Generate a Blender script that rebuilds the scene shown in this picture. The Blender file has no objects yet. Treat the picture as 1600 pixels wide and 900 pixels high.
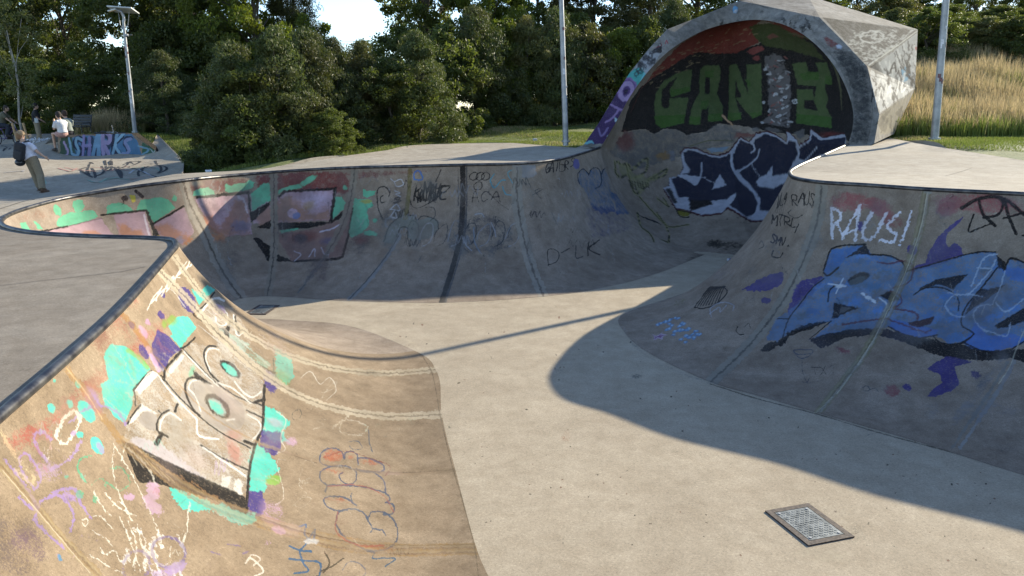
import bpy, bmesh, math, random
import numpy as np
from mathutils import Vector, Matrix, geometry
R_ = math.radians
sc = bpy.context.scene
col = sc.collection
random.seed(7)
rng = np.random.default_rng(11)

# ------------------------------------------------------------------ camera, sky, sun, exposure
CAMZ = 1.65; FL = 1200.0; HOR = 175.0
TH = math.atan((450 - HOR) / FL)
cd = bpy.data.cameras.new('camera'); cam = bpy.data.objects.new('camera', cd); col.objects.link(cam)
cam.location = (0, 0, CAMZ); cam.rotation_euler = (math.pi / 2 - TH, 0, 0)
cd.sensor_width = 36; cd.lens = FL / 1600 * 36; cd.clip_start = 0.05; cd.clip_end = 2000
sc.camera = cam
SUN_AZ = R_(38.0)      # angle from +X towards +Y
SUN_EL = R_(23.6)
w = bpy.data.worlds.new('World'); sc.world = w; w.use_nodes = True
nt = w.node_tree; nt.nodes.clear()
sky = nt.nodes.new('ShaderNodeTexSky'); sky.sky_type = 'NISHITA'; sky.sun_disc = False
sky.sun_elevation = SUN_EL; sky.sun_rotation = math.pi / 2 - SUN_AZ
sky.air_density = 1.0; sky.altitude = 1200; sky.dust_density = .5; sky.ozone_density = 1.8
bg = nt.nodes.new('ShaderNodeBackground'); bg.inputs['Strength'].default_value = 0.142
wo = nt.nodes.new('ShaderNodeOutputWorld')
nt.links.new(sky.outputs[0], bg.inputs[0]); nt.links.new(bg.outputs[0], wo.inputs[0])
sl = bpy.data.lights.new('sun', 'SUN'); sl.energy = 5.0; sl.angle = R_(0.55); sl.color = (1, .90, .70)
so = bpy.data.objects.new('sun', sl); col.objects.link(so)
sdir = Vector((math.cos(SUN_EL) * math.cos(SUN_AZ), math.cos(SUN_EL) * math.sin(SUN_AZ), math.sin(SUN_EL)))
so.rotation_euler = sdir.to_track_quat('Z', 'Y').to_euler(); so.location = sdir * 60
sc.view_settings.view_transform = 'Standard'; sc.view_settings.look = 'None'
sc.view_settings.exposure = 1.12; sc.view_settings.gamma = 1
sc.view_settings.use_curve_mapping = False

# ------------------------------------------------------------------ survey helpers (sight lines of the place)
CT, ST = math.cos(TH), math.sin(TH)
def ray(px, py):
    a = (px - 800) / FL; b = (450 - py) / FL
    return Vector((a, b * ST + CT, b * CT - ST))
def pz(px, py, z):
    d = ray(px, py); t = (z - CAMZ) / d.z
    return Vector((d.x * t, d.y * t, z))
def pyy(px, py, Y):
    d = ray(px, py); t = Y / d.y
    return Vector((d.x * t, Y, CAMZ + d.z * t))
def project(co):
    x = co[:, 0]; y = co[:, 1]; z = co[:, 2] - CAMZ
    dep = np.maximum(y * CT - z * ST, 1e-3); up = y * ST + z * CT
    return 800 + FL * x / dep, 450 - FL * up / dep

# ------------------------------------------------------------------ materials
def lin(c):
    if isinstance(c, str):
        c = [int(c[i:i + 2], 16) / 255 for i in (0, 2, 4)]
        return tuple((v / 12.92 if v <= .04045 else ((v + .055) / 1.055) ** 2.4) for v in c)
    return tuple(c)
class NT:
    def __init__(s, name):
        s.m = bpy.data.materials.new(name); s.m.use_nodes = True
        s.t = s.m.node_tree; s.b = s.t.nodes['Principled BSDF']
        s.b.inputs['Roughness'].default_value = .8
    def n(s, k, **kw):
        o = s.t.nodes.new(k)
        for a, v in kw.items(): setattr(o, a, v)
        return o
    def l(s, a, b): s.t.links.new(a, b)
    def coord(s): return s.n('ShaderNodeTexCoord').outputs['Object']
    def geo(s): return s.n('ShaderNodeNewGeometry').outputs['Position']
    def noise(s, sc_, det=4, rough=.6, vec=None, dist=0):
        o = s.n('ShaderNodeTexNoise'); o.inputs['Scale'].default_value = sc_
        o.inputs['Detail'].default_value = det; o.inputs['Roughness'].default_value = rough
        o.inputs['Distortion'].default_value = dist
        s.l(vec if vec is not None else s.geo(), o.inputs['Vector']); return o.outputs['Fac']
    def ramp(s, fac, stops):
        o = s.n('ShaderNodeValToRGB'); e = o.color_ramp.elements
        while len(e) < len(stops): e.new(.5)
        for i, (p, c) in enumerate(stops):
            e[i].position = p
            e[i].color = (c, c, c, 1) if isinstance(c, (int, float)) else (*lin(c), 1)
        s.l(fac, o.inputs[0]); return o.outputs[0]
    def mix(s, fac, a, b, mode='MIX'):
        o = s.n('ShaderNodeMix', data_type='RGBA', blend_type=mode)
        for sock, v in ((o.inputs[0], fac), (o.inputs[6], a), (o.inputs[7], b)):
            if hasattr(v, 'is_linked'): s.l(v, sock)
            elif isinstance(v, (int, float)): sock.default_value = v if sock.type == 'VALUE' else (v, v, v, 1)
            else: sock.default_value = (*lin(v), 1)
        return o.outputs[2]
    def math(s, op, a, b=0, clamp=False):
        o = s.n('ShaderNodeMath', operation=op, use_clamp=clamp)
        for sock, v in ((o.inputs[0], a), (o.inputs[1], b)):
            if hasattr(v, 'is_linked'): s.l(v, sock)
            else: sock.default_value = v
        return o.outputs[0]
    def color(s, v):
        if hasattr(v, 'is_linked'): s.l(v, s.b.inputs['Base Color'])
        else: s.b.inputs['Base Color'].default_value = (*lin(v), 1)
    def bump(s, h, strength=.3, dist=.01):
        o = s.n('ShaderNodeBump'); o.inputs['Strength'].default_value = strength
        o.inputs['Distance'].default_value = dist
        s.l(h, o.inputs['Height']); s.l(o.outputs[0], s.b.inputs['Normal'])
    def set(s, **kw):
        for k, v in kw.items(): s.b.inputs[k.replace('_', ' ')].default_value = v
        return s

def concrete(name, dark, light, stain=.55, painted=False, speck=1.0, bumpy=.25, blotf=.8):
    k = NT(name); g = k.geo()
    big = k.noise(.55, 5, .6, g, .6); mid = k.noise(4.5, 5, .65, g, .3); fine = k.noise(170, 2, .7, g)
    c = k.mix(k.ramp(mid, [(.3, 0), (.72, 1)]), dark, light)
    c = k.mix(k.math('MULTIPLY', k.ramp(big, [(.42, 1), (.62, 0)]), stain), c, k.mix(1, c, (.62, .60, .58), 'MULTIPLY'))
    sp = k.ramp(fine, [(.30, .45), (.42, 1), (.60, 1), (.72, 1.45)])
    c = k.mix(speck, c, sp, 'MULTIPLY')
    grit = k.noise(48, 4, .85, g)
    c = k.mix(.9, c, k.ramp(grit, [(.33, .62), (.45, .95), (.55, 1.02), (.68, 1.4)]), 'MULTIPLY')
    blot = k.noise(1.6, 6, .7, g, 1.2)
    c = k.mix(blotf, c, k.mix(k.ramp(blot, [(.38, 0), (.62, 1)]), (.90, .86, .82), (1.06, 1.05, 1.04)), 'MULTIPLY')
    # small pits and dark specks, hairline cracks
    v = k.n('ShaderNodeTexVoronoi'); v.inputs['Scale'].default_value = 22; k.l(g, v.inputs['Vector'])
    pit = k.ramp(v.outputs['Distance'], [(.05, 1), (.09, 0)])
    msk = k.ramp(k.noise(9, 2, .5, g), [(.55, 0), (.62, 1)])
    c = k.mix(k.math('MULTIPLY', k.math('MULTIPLY', pit, msk), .65), c, (.06, .055, .05))
    mp = k.n('ShaderNodeMapping'); mp.inputs['Scale'].default_value = (1, 1, .35); k.l(g, mp.inputs[0])
    cr = k.noise(1.3, 8, .75, mp.outputs[0], 1.5)
    crk = k.ramp(cr, [(.493, 0), (.4985, 1), (.5015, 1), (.507, 0)])
    c = k.mix(k.math('MULTIPLY', crk, .10), c, (.10, .09, .08))
    if painted:
        a = k.n('ShaderNodeAttribute', attribute_name='paint')
        wear = k.math('ADD', k.math('MULTIPLY', k.noise(75, 3, .75, g), .6), k.math('MULTIPLY', k.noise(7, 4, .7, g), .4))
        al = a.outputs['Alpha']
        wr = k.ramp(wear, [(.34, 0), (.72, 1)])
        f = k.math('MULTIPLY', k.math('SUBTRACT', k.math('MULTIPLY', al, 1.32), wr), 2.6, True)
        chip = k.ramp(k.noise(38, 6, .95, g), [(.555, 0), (.60, 1)])
        f = k.math('MULTIPLY', f, k.math('SUBTRACT', .96, k.math('MULTIPLY', chip, .62)))
        f = k.math('MULTIPLY', f, k.math('MINIMUM', k.math('MULTIPLY', al, 3.), 1.0))
        tint = k.mix(1, a.outputs['Color'], k.ramp(mid, [(.3, .8), (.7, 1.1)]), 'MULTIPLY')
        c = k.mix(f, c, tint)
    k.color(c); k.b.inputs['Roughness'].default_value = .9; k.b.inputs['Specular IOR Level'].default_value = .2
    k.bump(k.math('ADD', k.math('MULTIPLY', fine, .5), k.math('MULTIPLY', mid, .8)), bumpy, .006)
    return k.m

M = {}
M['wall'] = concrete('painted_concrete', (.205, .165, .13), (.305, .254, .202), painted=True)
M['tanwall'] = concrete('tan_painted_concrete', (.178, .135, .090), (.272, .212, .147), painted=True)
M['floor'] = concrete('floor_concrete', (.325, .276, .206), (.405, .35, .268), stain=.3, painted=True, blotf=.45)
M['deck'] = concrete('deck_concrete', (.28, .25, .205), (.39, .352, .29), stain=.3)
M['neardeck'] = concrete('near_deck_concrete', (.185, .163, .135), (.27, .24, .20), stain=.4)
M['shell'] = concrete('capsule_concrete', (.13, .125, .115), (.30, .285, .26), stain=.8, painted=True, speck=.7)
def simple(name, c1, c2, s=6, rough=.6, metal=0, bump=0, vecz=None):
    k = NT(name); f = k.noise(s, 4, .6, k.coord())
    k.color(k.mix(k.ramp(f, [(.35, 0), (.65, 1)]), c1, c2)); k.set(Roughness=rough, Metallic=metal)
    if bump: k.bump(f, bump, .01)
    return k.m
M['steel'] = simple('worn_steel', (.03, .03, .038), (.13, .125, .12), 7, .42, .8, .1)
M['galv'] = simple('galvanised_steel', (.22, .23, .24), (.38, .39, .40), 3, .5, .5)
M['coverframe'] = simple('rusty_iron', (.04, .032, .03), (.10, .08, .07), 30, .75, .3, .4)
M['tread'] = simple('tread_steel', (.09, .10, .10), (.24, .255, .25), 14, .5, .5, .1)

# ------------------------------------------------------------------ object helpers
def tag(o, label=None, cat=None, group=None, kind=None):
    if label: o['label'] = label
    if cat: o['category'] = cat
    if group: o['group'] = group
    if kind: o['kind'] = kind
    return o
def empty(name, loc=(0, 0, 0), rz=0, parent=None):
    o = bpy.data.objects.new(name, None); col.objects.link(o); o.location = loc; o.rotation_euler = (0, 0, rz)
    o.empty_display_size = .3
    if parent: o.parent = parent
    return o
def mesh_np(name, V, F, mat, parent=None, smooth=True, mats=None, midx=None):
    """V (n,3) array, F (m,3|4) array"""
    me = bpy.data.meshes.new(name); V = np.asarray(V, np.float32); F = np.asarray(F, np.int32); k = F.shape[1]
    me.vertices.add(len(V)); me.vertices.foreach_set('co', V.ravel())
    me.loops.add(F.size); me.loops.foreach_set('vertex_index', F.ravel())
    me.polygons.add(len(F)); me.polygons.foreach_set('loop_start', np.arange(0, F.size, k, dtype=np.int32))
    try: me.polygons.foreach_set('loop_total', np.full(len(F), k, np.int32))
    except Exception: pass
    if mats:
        for m_ in mats: me.materials.append(m_)
        me.polygons.foreach_set('material_index', np.asarray(midx, np.int32))
    else: me.materials.append(mat)
    me.polygons.foreach_set('use_smooth', np.full(len(F), smooth, bool))
    me.update(calc_edges=True); me.validate()
    o = bpy.data.objects.new(name, me); col.objects.link(o)
    if parent: o.parent = parent
    return o
def grid_faces(nr, nc, wrap=False):
    c = nc if wrap else nc - 1
    i, j = np.meshgrid(np.arange(nr - 1), np.arange(c), indexing='ij'); j2 = (j + 1) % nc
    return np.stack([i * nc + j, i * nc + j2, (i + 1) * nc + j2, (i + 1) * nc + j], -1).reshape(-1, 4)
class MB:
    """collects simple solids in one mesh"""
    def __init__(s): s.b = bmesh.new()
    def box(s, c, size, rot=None, bev=0):
        r = bmesh.ops.create_cube(s.b, size=1); vs = r['verts']
        bmesh.ops.scale(s.b, vec=size, verts=vs)
        if bev:
            es = list({e for v in vs for e in v.link_edges})
            r = bmesh.ops.bevel(s.b, geom=es, offset=bev, segments=2, affect='EDGES', profile=.5)
            vs = list({v for f in r['faces'] for v in f.verts} | {v for v in vs if v.is_valid})
        if rot is not None: bmesh.ops.transform(s.b, matrix=rot.to_4x4(), verts=vs)
        bmesh.ops.translate(s.b, vec=c, verts=vs); return s
    def tube(s, pts, rad, n=10, cap=True):
        pts = [Vector(p) for p in pts]
        if not hasattr(rad, '__len__'): rad = [rad] * len(pts)
        rings = []; up = Vector((0, 0, 1)); pn = None
        for i, p in enumerate(pts):
            d = (pts[min(i + 1, len(pts) - 1)] - pts[max(i - 1, 0)]).normalized()
            if pn is None:
                a = up if abs(d.z) < .9 else Vector((1, 0, 0)); pn = d.cross(a).normalized()
            pn = (pn - d * pn.dot(d)).normalized(); q = d.cross(pn)
            rings.append([s.b.verts.new(p + (pn * math.cos(2 * math.pi * k / n) + q * math.sin(2 * math.pi * k / n)) * rad[i]) for k in range(n)])
        for a, b in zip(rings, rings[1:]):
            for k in range(n): s.b.faces.new((a[k], a[(k + 1) % n], b[(k + 1) % n], b[k]))
        if cap: s.b.faces.new(rings[0][::-1]); s.b.faces.new(rings[-1])
        return s
    def ball(s, c, r, sc_=(1, 1, 1), rot=None, u=14, v=10):
        q = bmesh.ops.create_uvsphere(s.b, u_segments=u, v_segments=v, radius=r)['verts']
        bmesh.ops.scale(s.b, vec=sc_, verts=q)
        if rot is not None: bmesh.ops.transform(s.b, matrix=rot.to_4x4(), verts=q)
        bmesh.ops.translate(s.b, vec=c, verts=q); return s
    def poly(s, pts, th=None):
        vs = [s.b.verts.new(p) for p in pts]; f = s.b.faces.new(vs)
        if th:
            r = bmesh.ops.extrude_face_region(s.b, geom=[f]); bmesh.ops.translate(s.b, vec=th, verts=[g for g in r['geom'] if isinstance(g, bmesh.types.BMVert)])
        return s
    def build(s, name, mat, parent=None, smooth=True):
        bmesh.ops.recalc_face_normals(s.b, faces=s.b.faces)
        me = bpy.data.meshes.new(name); s.b.to_mesh(me); s.b.free(); me.materials.append(mat)
        for p in me.polygons: p.use_smooth = smooth
        if smooth:
            try: me.set_sharp_from_angle(angle=R_(40))
            except Exception: pass
        o = bpy.data.objects.new(name, me); col.objects.link(o)
        if parent: o.parent = parent
        return o
def spline(P, n, closed=False):
    """Catmull-Rom through rows of P (k,d) sampled with n per segment"""
    P = np.asarray(P, float); k = len(P); out = []
    seg = k if closed else k - 1
    for i in range(seg):
        p0 = P[(i - 1) % k] if (closed or i > 0) else 2 * P[0] - P[1]
        p1 = P[i]; p2 = P[(i + 1) % k]
        p3 = P[(i + 2) % k] if (closed or i + 2 < k) else 2 * P[-1] - P[-2]
        m = n[i] if hasattr(n, '__len__') else n
        # centripetal-ish: limit tangents
        d01 = np.linalg.norm((p1 - p0)[:2]) + 1e-6; d12 = np.linalg.norm((p2 - p1)[:2]) + 1e-6; d23 = np.linalg.norm((p3 - p2)[:2]) + 1e-6
        a01, a12, a23 = d01 ** .5, d12 ** .5, d23 ** .5
        m1 = ((p1 - p0) / a01 - (p2 - p0) / (a01 + a12) + (p2 - p1) / a12) * a12
        m2 = ((p2 - p1) / a12 - (p3 - p1) / (a12 + a23) + (p3 - p2) / a23) * a12
        t = (np.arange(m) / m)[:, None]
        out.append((2 * t ** 3 - 3 * t ** 2 + 1) * p1 + (t ** 3 - 2 * t ** 2 + t) * m1 + (-2 * t ** 3 + 3 * t ** 2) * p2 + (t ** 3 - t ** 2) * m2)
    if not closed: out.append(P[-1:])
    return np.vstack(out)

# ------------------------------------------------------------------ bowl surface
FZ = -1.95
def fpt(px, py): p = pz(px, py, FZ); return (p.x, p.y)
def K(r, f):
    R = Vector(r) if len(r) == 3 and abs(r[0]) < 30 and isinstance(r[0], float) else pz(*r)
    return [R.x, R.y, R.z, f[0], f[1]]
def KP(px, py, z, f): R = pz(px, py, z); return [R.x, R.y, R.z, f[0], f[1]]
def KW(x, y, z, fx, fy): return [x, y, z, fx, fy]
k_end = KW(3.0, .35, 0, 2.6, 3.0)
keys_near = [k_end, KW(0, .3, 0, .5, 3.0), KW(-1.7, .9, 0, .15, 3.4), KW(-2.5, 2.5, 0, -.02, 4.4), KP(0, 655, 0, (-.12, 5.2))]
keys_left = [KP(0, 655, 0, (-.12, 5.2)), KP(98, 570, 0, fpt(745, 858)), KP(185, 490, 0, fpt(712, 736)), KP(248, 420, 0, fpt(690, 645)),
             KP(268, 396, 0, fpt(682, 580)), KP(277, 383, 0, fpt(648, 548))]
keys_pocket = [KP(277, 383, 0, fpt(648, 548)), KP(268, 375.5, 0, fpt(545, 509)), KP(235, 373, 0, fpt(450, 500)), KP(150, 370.5, 0, (-4.75, 13.25)),
               KP(60, 365, 0, (-5.1, 13.35)), KP(15, 357, 0, (-5.4, 13.45)), KP(3, 349, 0, (-5.55, 13.6)), KP(14, 337, 0, (-5.65, 13.8)),
               KP(50, 324, .02, (-5.68, 14.0)), KP(110, 309, .06, (-5.6, 14.2)), KP(200, 294, .17, (-5.5, 14.35)), KP(285, 283, .25, fpt(375, 467))]
keys_far = [KP(285, 283, .25, fpt(375, 467)), KP(350, 276, .25, fpt(398, 464)), KP(428, 269.5, .285, fpt(425, 463)), KP(490, 265.5, .35, fpt(462, 465)),
            KP(555, 262.5, .42, fpt(500, 468)), KP(640, 260.5, .48, fpt(580, 471)), KP(722, 258.5, .5, fpt(690, 473)), KP(815, 256, .5, fpt(853, 463)),
            KP(870, 250, .54, fpt(950, 448)), KP(910, 240, .6, (3.4, 17.3)), KP(938, 231, .68, (5.0, 19.6))]
keys_right = [KP(1325, 226, .82, (6.3, 18.9)), KP(1305, 235, .74, (5.6, 17.6)), KP(1280, 246, .65, (4.4, 16.2)), KP(1252, 258, .56, (3.1, 14.8)),
              KP(1236, 267, .5, fpt(972, 492)), KP(1234, 273, .5, fpt(978, 522)), KP(1245, 280, .5, fpt(1020, 555)), KP(1285, 286, .5, fpt(1110, 597)),
              KP(1350, 290, .5, fpt(1180, 617)), KP(1450, 297, .5, fpt(1280, 646)), KP(1600, 304.5, .5, fpt(1440, 692)), KP(1720, 312, .5, fpt(1560, 730))]
keys_out = [keys_right[-1], KW(9.3, 9.0, .42, 5.7, 6.6), KW(9.6, 6.0, .3, 6.2, 5.4), KW(8.2, 2.6, .1, 5.5, 4.0), KW(5.6, .9, 0, 4.2, 3.2), k_end]
# one continuous rim so that tangents run through the joints
chain = keys_out[:-1] + keys_near[:-1] + keys_left[:-1] + keys_pocket[:-1] + keys_far
front = keys_right[:-1] + chain
i_out = len(keys_right) - 1
def px_of(K_): 
    K_ = np.asarray(K_); a = project(K_[:, :3]); b = project(np.c_[K_[:, 3:5], np.full(len(K_), FZ)])
    return a, b
def segs(K_, step):
    (ax, ay), (bx, by) = px_of(K_); n = []
    for i in range(len(K_) - 1):
        d = max(math.hypot(ax[i + 1] - ax[i], ay[i + 1] - ay[i]), math.hypot(bx[i + 1] - bx[i], by[i + 1] - by[i]))
        n.append(int(min(max(d / step, 5), 260)))
    return n
n_all = segs(front, 1.25)
n_all_dense = True
cuts = [0, i_out, i_out + 5, i_out + 9, i_out + 14, i_out + 25, i_out + 35]
for i in list(range(cuts[1], cuts[3] - 1)): n_all[i] = min(n_all[i], 14)       # the part outside the picture is coarse
smp = spline(front, n_all)
starts = np.r_[0, np.cumsum(n_all)]
def cols(k0, k1): return smp[starts[k0]:starts[k1] + 1]
def profile(c, t):
    """c (n,5) rim+floor, t (m,) 0 floor .. 1 rim  ->  (m,n,3)"""
    R = c[:, :3]; Fp = c[:, 3:5]; d = R[:, :2] - Fp; wd = np.linalg.norm(d, axis=1); nrm = d / wd[:, None]
    h = R[:, 2] - FZ
    am = np.minimum(np.arctan2(wd, (wd ** 2 + h ** 2) / (2 * h) - h), R_(87))
    a = t[:, None] * am[None]
    out = wd * np.sin(a) / np.sin(am); up = h * (1 - np.cos(a)) / (1 - np.cos(am))
    return np.stack([Fp[:, 0] + nrm[:, 0] * out, Fp[:, 1] + nrm[:, 1] * out, FZ + up], -1)
def wall_mesh(name, c, rows, parent, mk='wall'):
    P = profile(c, np.linspace(0, 1, rows)); m, n = P.shape[:2]
    return mesh_np(name, P.reshape(-1, 3), grid_faces(m, n), M[mk], parent)
bowl = empty('skate_bowl', (0, 0, 0))
tag(bowl, 'concrete skate bowl with graffiti covered curved walls and steel coping', 'skate bowl')
W_right = wall_mesh('bowl_wall', cols(cuts[0], cuts[1]), 330, bowl)
W_out = wall_mesh('bowl_wall', cols(cuts[1], cuts[2]), 30, bowl)
# the near end (behind the viewpoint) and left wall
W_near = wall_mesh('bowl_wall', cols(cuts[2], cuts[3] - 1), 420, bowl, 'tanwall')
W_left = wall_mesh('bowl_wall', cols(cuts[3] - 1, cuts[4]), 520, bowl, 'tanwall')
W_pocket = wall_mesh('bowl_wall', cols(cuts[4], cuts[5]), 240, bowl, 'wall')
W_far = wall_mesh('bowl_wall', cols(cuts[5], cuts[6]), 240, bowl)
W_right['label'] = 'right wall with blue graffiti lettering'; W_left['label'] = 'left wall with turquoise and white graffiti lettering'
W_far['label'] = 'shaded far wall with vertical repair seams'; W_pocket['label'] = 'narrow left pocket wall with pink and mint paint'
rim = smp[:, :3]

# steel coping along the rim
def coping(c, name='coping'):
    d = c[:, :2] - c[:, 3:5]; d /= np.linalg.norm(d, axis=1)[:, None]
    stp = max(1, len(c) // 160); q = np.vstack([c[::stp], c[-1:]]); dd = np.vstack([d[::stp], d[-1:]])
    pts = [(a[0] + e[0] * .012, a[1] + e[1] * .012, a[2] + .008) for a, e in zip(q, dd)]
    keep = [pts[0]]
    for p in pts[1:]:
        if (Vector(p) - Vector(keep[-1])).length > .04: keep.append(p)
    m = MB(); m.tube(keep, .036, 10)
    return m.build(name, M['steel'], bowl)
coping(cols(0, cuts[1])); coping(cols(cuts[1], cuts[3] - 1)); coping(cols(cuts[3] - 1, cuts[4] + 6)); coping(cols(cuts[4] + 6, cuts[6]))

# ------------------------------------------------------------------ capsule (over-vertical shell)
pairs = [(938, 231, 910, 229), (960, 195, 937, 190), (985, 150, 962, 148), (1010, 115, 985, 112), (1040, 84, 1014, 76), (1075, 60, 1042, 46),
         (1110, 44, 1080, 31), (1150, 34, 1155, 1), (1185, 31, 1195, 9), (1220, 37, 1245, 20), (1255, 54, 1281, 27), (1285, 80, 1320, 66),
         (1308, 110, 1355, 103), (1325, 145, 1361, 142), (1333, 175, 1363, 172), (1332, 200, 1360, 200), (1325, 226, 1352, 231)]
RL = Vector(smp[-1][:3]); RR = Vector(smp[0][:3])
def ringY(px, py): 
    f = (px - 938) / 387.
    return RL.y * (1 - f) + RR.y * f + max(0, 229 - py) / 195 * (2.7 + 1.4 * math.exp(-((px - 1125) / 75.) ** 2))
def w3(px, py, dy=0): return pyy(px, py, ringY(px, py) + dy)
inner = np.array([w3(a, b) for a, b, _, _ in pairs]); inner[0] = RL; inner[-1] = RR
outer = np.array([w3(c, d, .04) for _, _, c, d in pairs])
NA = 34
arch = spline(inner, NA)
tt = np.linspace(0, len(pairs) - 1, len(arch)); outr = np.stack([np.interp(tt, range(len(pairs)), outer[:, i]) for i in range(3)], -1)
capsule = empty('concrete_capsule', (6, 22, .8))
tag(capsule, 'faceted concrete capsule shell curling over the back of the bowl', 'skate ramp')
def at0(o, p):       # keep world coordinates for a child of a moved empty
    o.parent = p; o.matrix_parent_inverse = Matrix.Translation(-Vector(p.location)); return o
lc = profile(smp[-1:], np.linspace(1, 0, 60))[:, 0]; rc = profile(smp[:1], np.linspace(0, 1, 60))[:, 0]
bot = np.linspace(lc[-1], rc[0], 30)[1:-1]
loop = np.vstack([arch[::-1], lc[1:], bot, rc[:-1]])      # right foot > top > left foot > down > floor > up
Cc = np.array([arch[:, 0].mean(), (RL.y + RR.y) / 2 + .6, 1.2])
s = np.linspace(0, math.pi / 2, 190)[:, None, None]
axis = np.array([.02, 1, -.05])
dome = Cc + (loop[None] - Cc) * np.cos(s) + axis * 2.7 * np.sin(s)
dome[..., 2] = np.maximum(dome[..., 2], FZ - .012)
dome[1:, :, 2] = np.where(dome[1:, :, 2] < FZ + .01, FZ - .012, dome[1:, :, 2])
DOME = at0(mesh_np('inner_shell', dome.reshape(-1, 3), grid_faces(190, len(loop), True), M['wall']), capsule)
tq = np.linspace(0, 1, 26)[:, None, None]
# rounded lip then flat band
band = arch[None] * (1 - tq) + outr[None] * tq
band[1:-1, :, 1] += -.03 * np.minimum(1, 5 * tq[1:-1, :, 0]) 
BAND = at0(mesh_np('front_rim', band.reshape(-1, 3), grid_faces(26, len(arch)), M['shell']), capsule)
V = dict(A=outer[7], B=outer[10], C=outer[12], G2=outer[14], G=outer[16], D=pyy(1434, 46, 25.4), E=pyy(1430, 138, 25.3), F=pyy(1374, 179, 20.9),
         F0=pyy(1366, 224, 20.2), H=pyy(1397, 209, 23.0), K=pyy(1262, -7, 26.6))
V = {k: np.array(v) for k, v in V.items()}
def tri_patch(a, b, c, N):
    P = []; idx = {}
    for i in range(N + 1):
        for j in range(N + 1 - i):
            idx[i, j] = len(P); P.append(a + (b - a) * i / N + (c - a) * j / N)
    T = []
    for i in range(N):
        for j in range(N - i):
            T.append((idx[i, j], idx[i + 1, j], idx[i, j + 1]))
            if j < N - i - 1: T.append((idx[i + 1, j], idx[i + 1, j + 1], idx[i, j + 1]))
    return P, T
PV, PT = [], []
def facet(a, b, c, N=70):
    P, T = tri_patch(np.array(a), np.array(b), np.array(c), N); o = len(PV); PV.extend(P); PT.extend([(x + o, y + o, z + o) for x, y, z in T])
facet(V['B'], V['C'], V['D']); facet(V['C'], V['E'], V['D']); facet(V['C'], V['F'], V['E']); facet(V['F'], V['H'], V['E'], 50); facet(V['F'], V['F0'], V['H'], 40)
facet(V['C'], V['G2'], V['F'], 40); facet(V['G2'], V['G'], V['F'], 30); facet(V['G'], V['F0'], V['F'], 30); facet(V['A'], V['B'], V['K'], 60); facet(V['B'], V['D'], V['K'], 60)
K2 = np.array(pyy(1065, 66, 27.6)); K3 = np.array(pyy(962, 203, 24.6)); K4 = np.array([8.5, 27.5, .3])
facet(V['A'], V['K'], K2, 10)
for i in range(0, 7): facet(outer[i], outer[i + 1], K2 if i > 2 else K3, 6)
facet(outer[3], K2, K3, 6); facet(K2, K4, K3, 6); facet(K2, V['K'], K4, 6); facet(V['K'], V['D'], K4, 6); facet(V['D'], V['E'], K4, 6); facet(V['E'], V['H'], K4, 6)
for a in ('G', 'F0', 'H'): pass
SH = at0(mesh_np('outer_shell', PV, PT, M['shell'], smooth=False), capsule)

# ------------------------------------------------------------------ ground height from surveyed spots
anch = [tuple(p) for p in rim[::25]] + [
    (11, 20, .93), (-12.5, 19.4, -.42), (-9.6, 21, -.15), (-15, 26.9, .05), (-13, 26.8, .05), (-12.6, 24.5, -.05), (-20, 20, -.4), (-18, 27, .1), (-21, 33, .27), (-25, 33, .3), (-18.5, 31, .25), (-15.2, 29.3, .84), (-13.8, 29.2, .84), (-16.2, 29.5, .8), (-12.4, 28.6, .6), (-8, 28, .5), (-17, 34, .8), (-13, 33, .9), (0, 25, .72), (-3, 24.5, .66), (-5, 21.5, .48),
    (-7.3, 19.0, .2), (0, 31, 1.1), (6, 32, 1.4), (3, 28, .95), (13, 22.3, .97), (18, 23, 1.0), (14, 26, 1.35), (12, 30, 1.9), (22, 27, 1.9), (20, 34, 2.9), (30, 34, 3.2), (15, 34, 2.9),
    (25, 46, 5.6), (32, 52, 6.8), (40, 60, 7.5), (14, 48, 4.6), (22, 41, 4.2), (-30, 34, .4), (-12, 42, .9), (4, 45, 1.6), (-10, 4, 0), (-10, 9, 0), (-6, -4, 0), (8, -4, 0), (-12, 13, -.1), (12, 12, .55), (-10.3, 17, -.26), (-9.4, 15.4, -.1), (-12, 17, -.34), (-11, 14.6, -.2), (-11.3, 18.4, -.38), (-13.5, 18, -.4), (12, 16, .7),
    (9.5, 18.5, .72), (0, 100, 2), (-60, 60, 1), (60, 20, 2), (80, 80, 6), (-60, 0, 0), (0, -60, 0), (60, -40, 0), (0, 300, 2), (-300, 0, 0), (300, 0, 3)]
AN = np.array(anch)
def H(xy):
    xy = np.atleast_2d(np.asarray(xy, float)); out = np.empty(len(xy))
    for i in range(0, len(xy), 4000):
        d2 = ((xy[i:i + 4000, None] - AN[None, :, :2]) ** 2).sum(-1) + .02
        wt = d2 ** -1.7; out[i:i + 4000] = (wt * AN[:, 2]).sum(1) / wt.sum(1)
    return out
def Hz(x, y): return float(H([(x, y)])[0])

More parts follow.
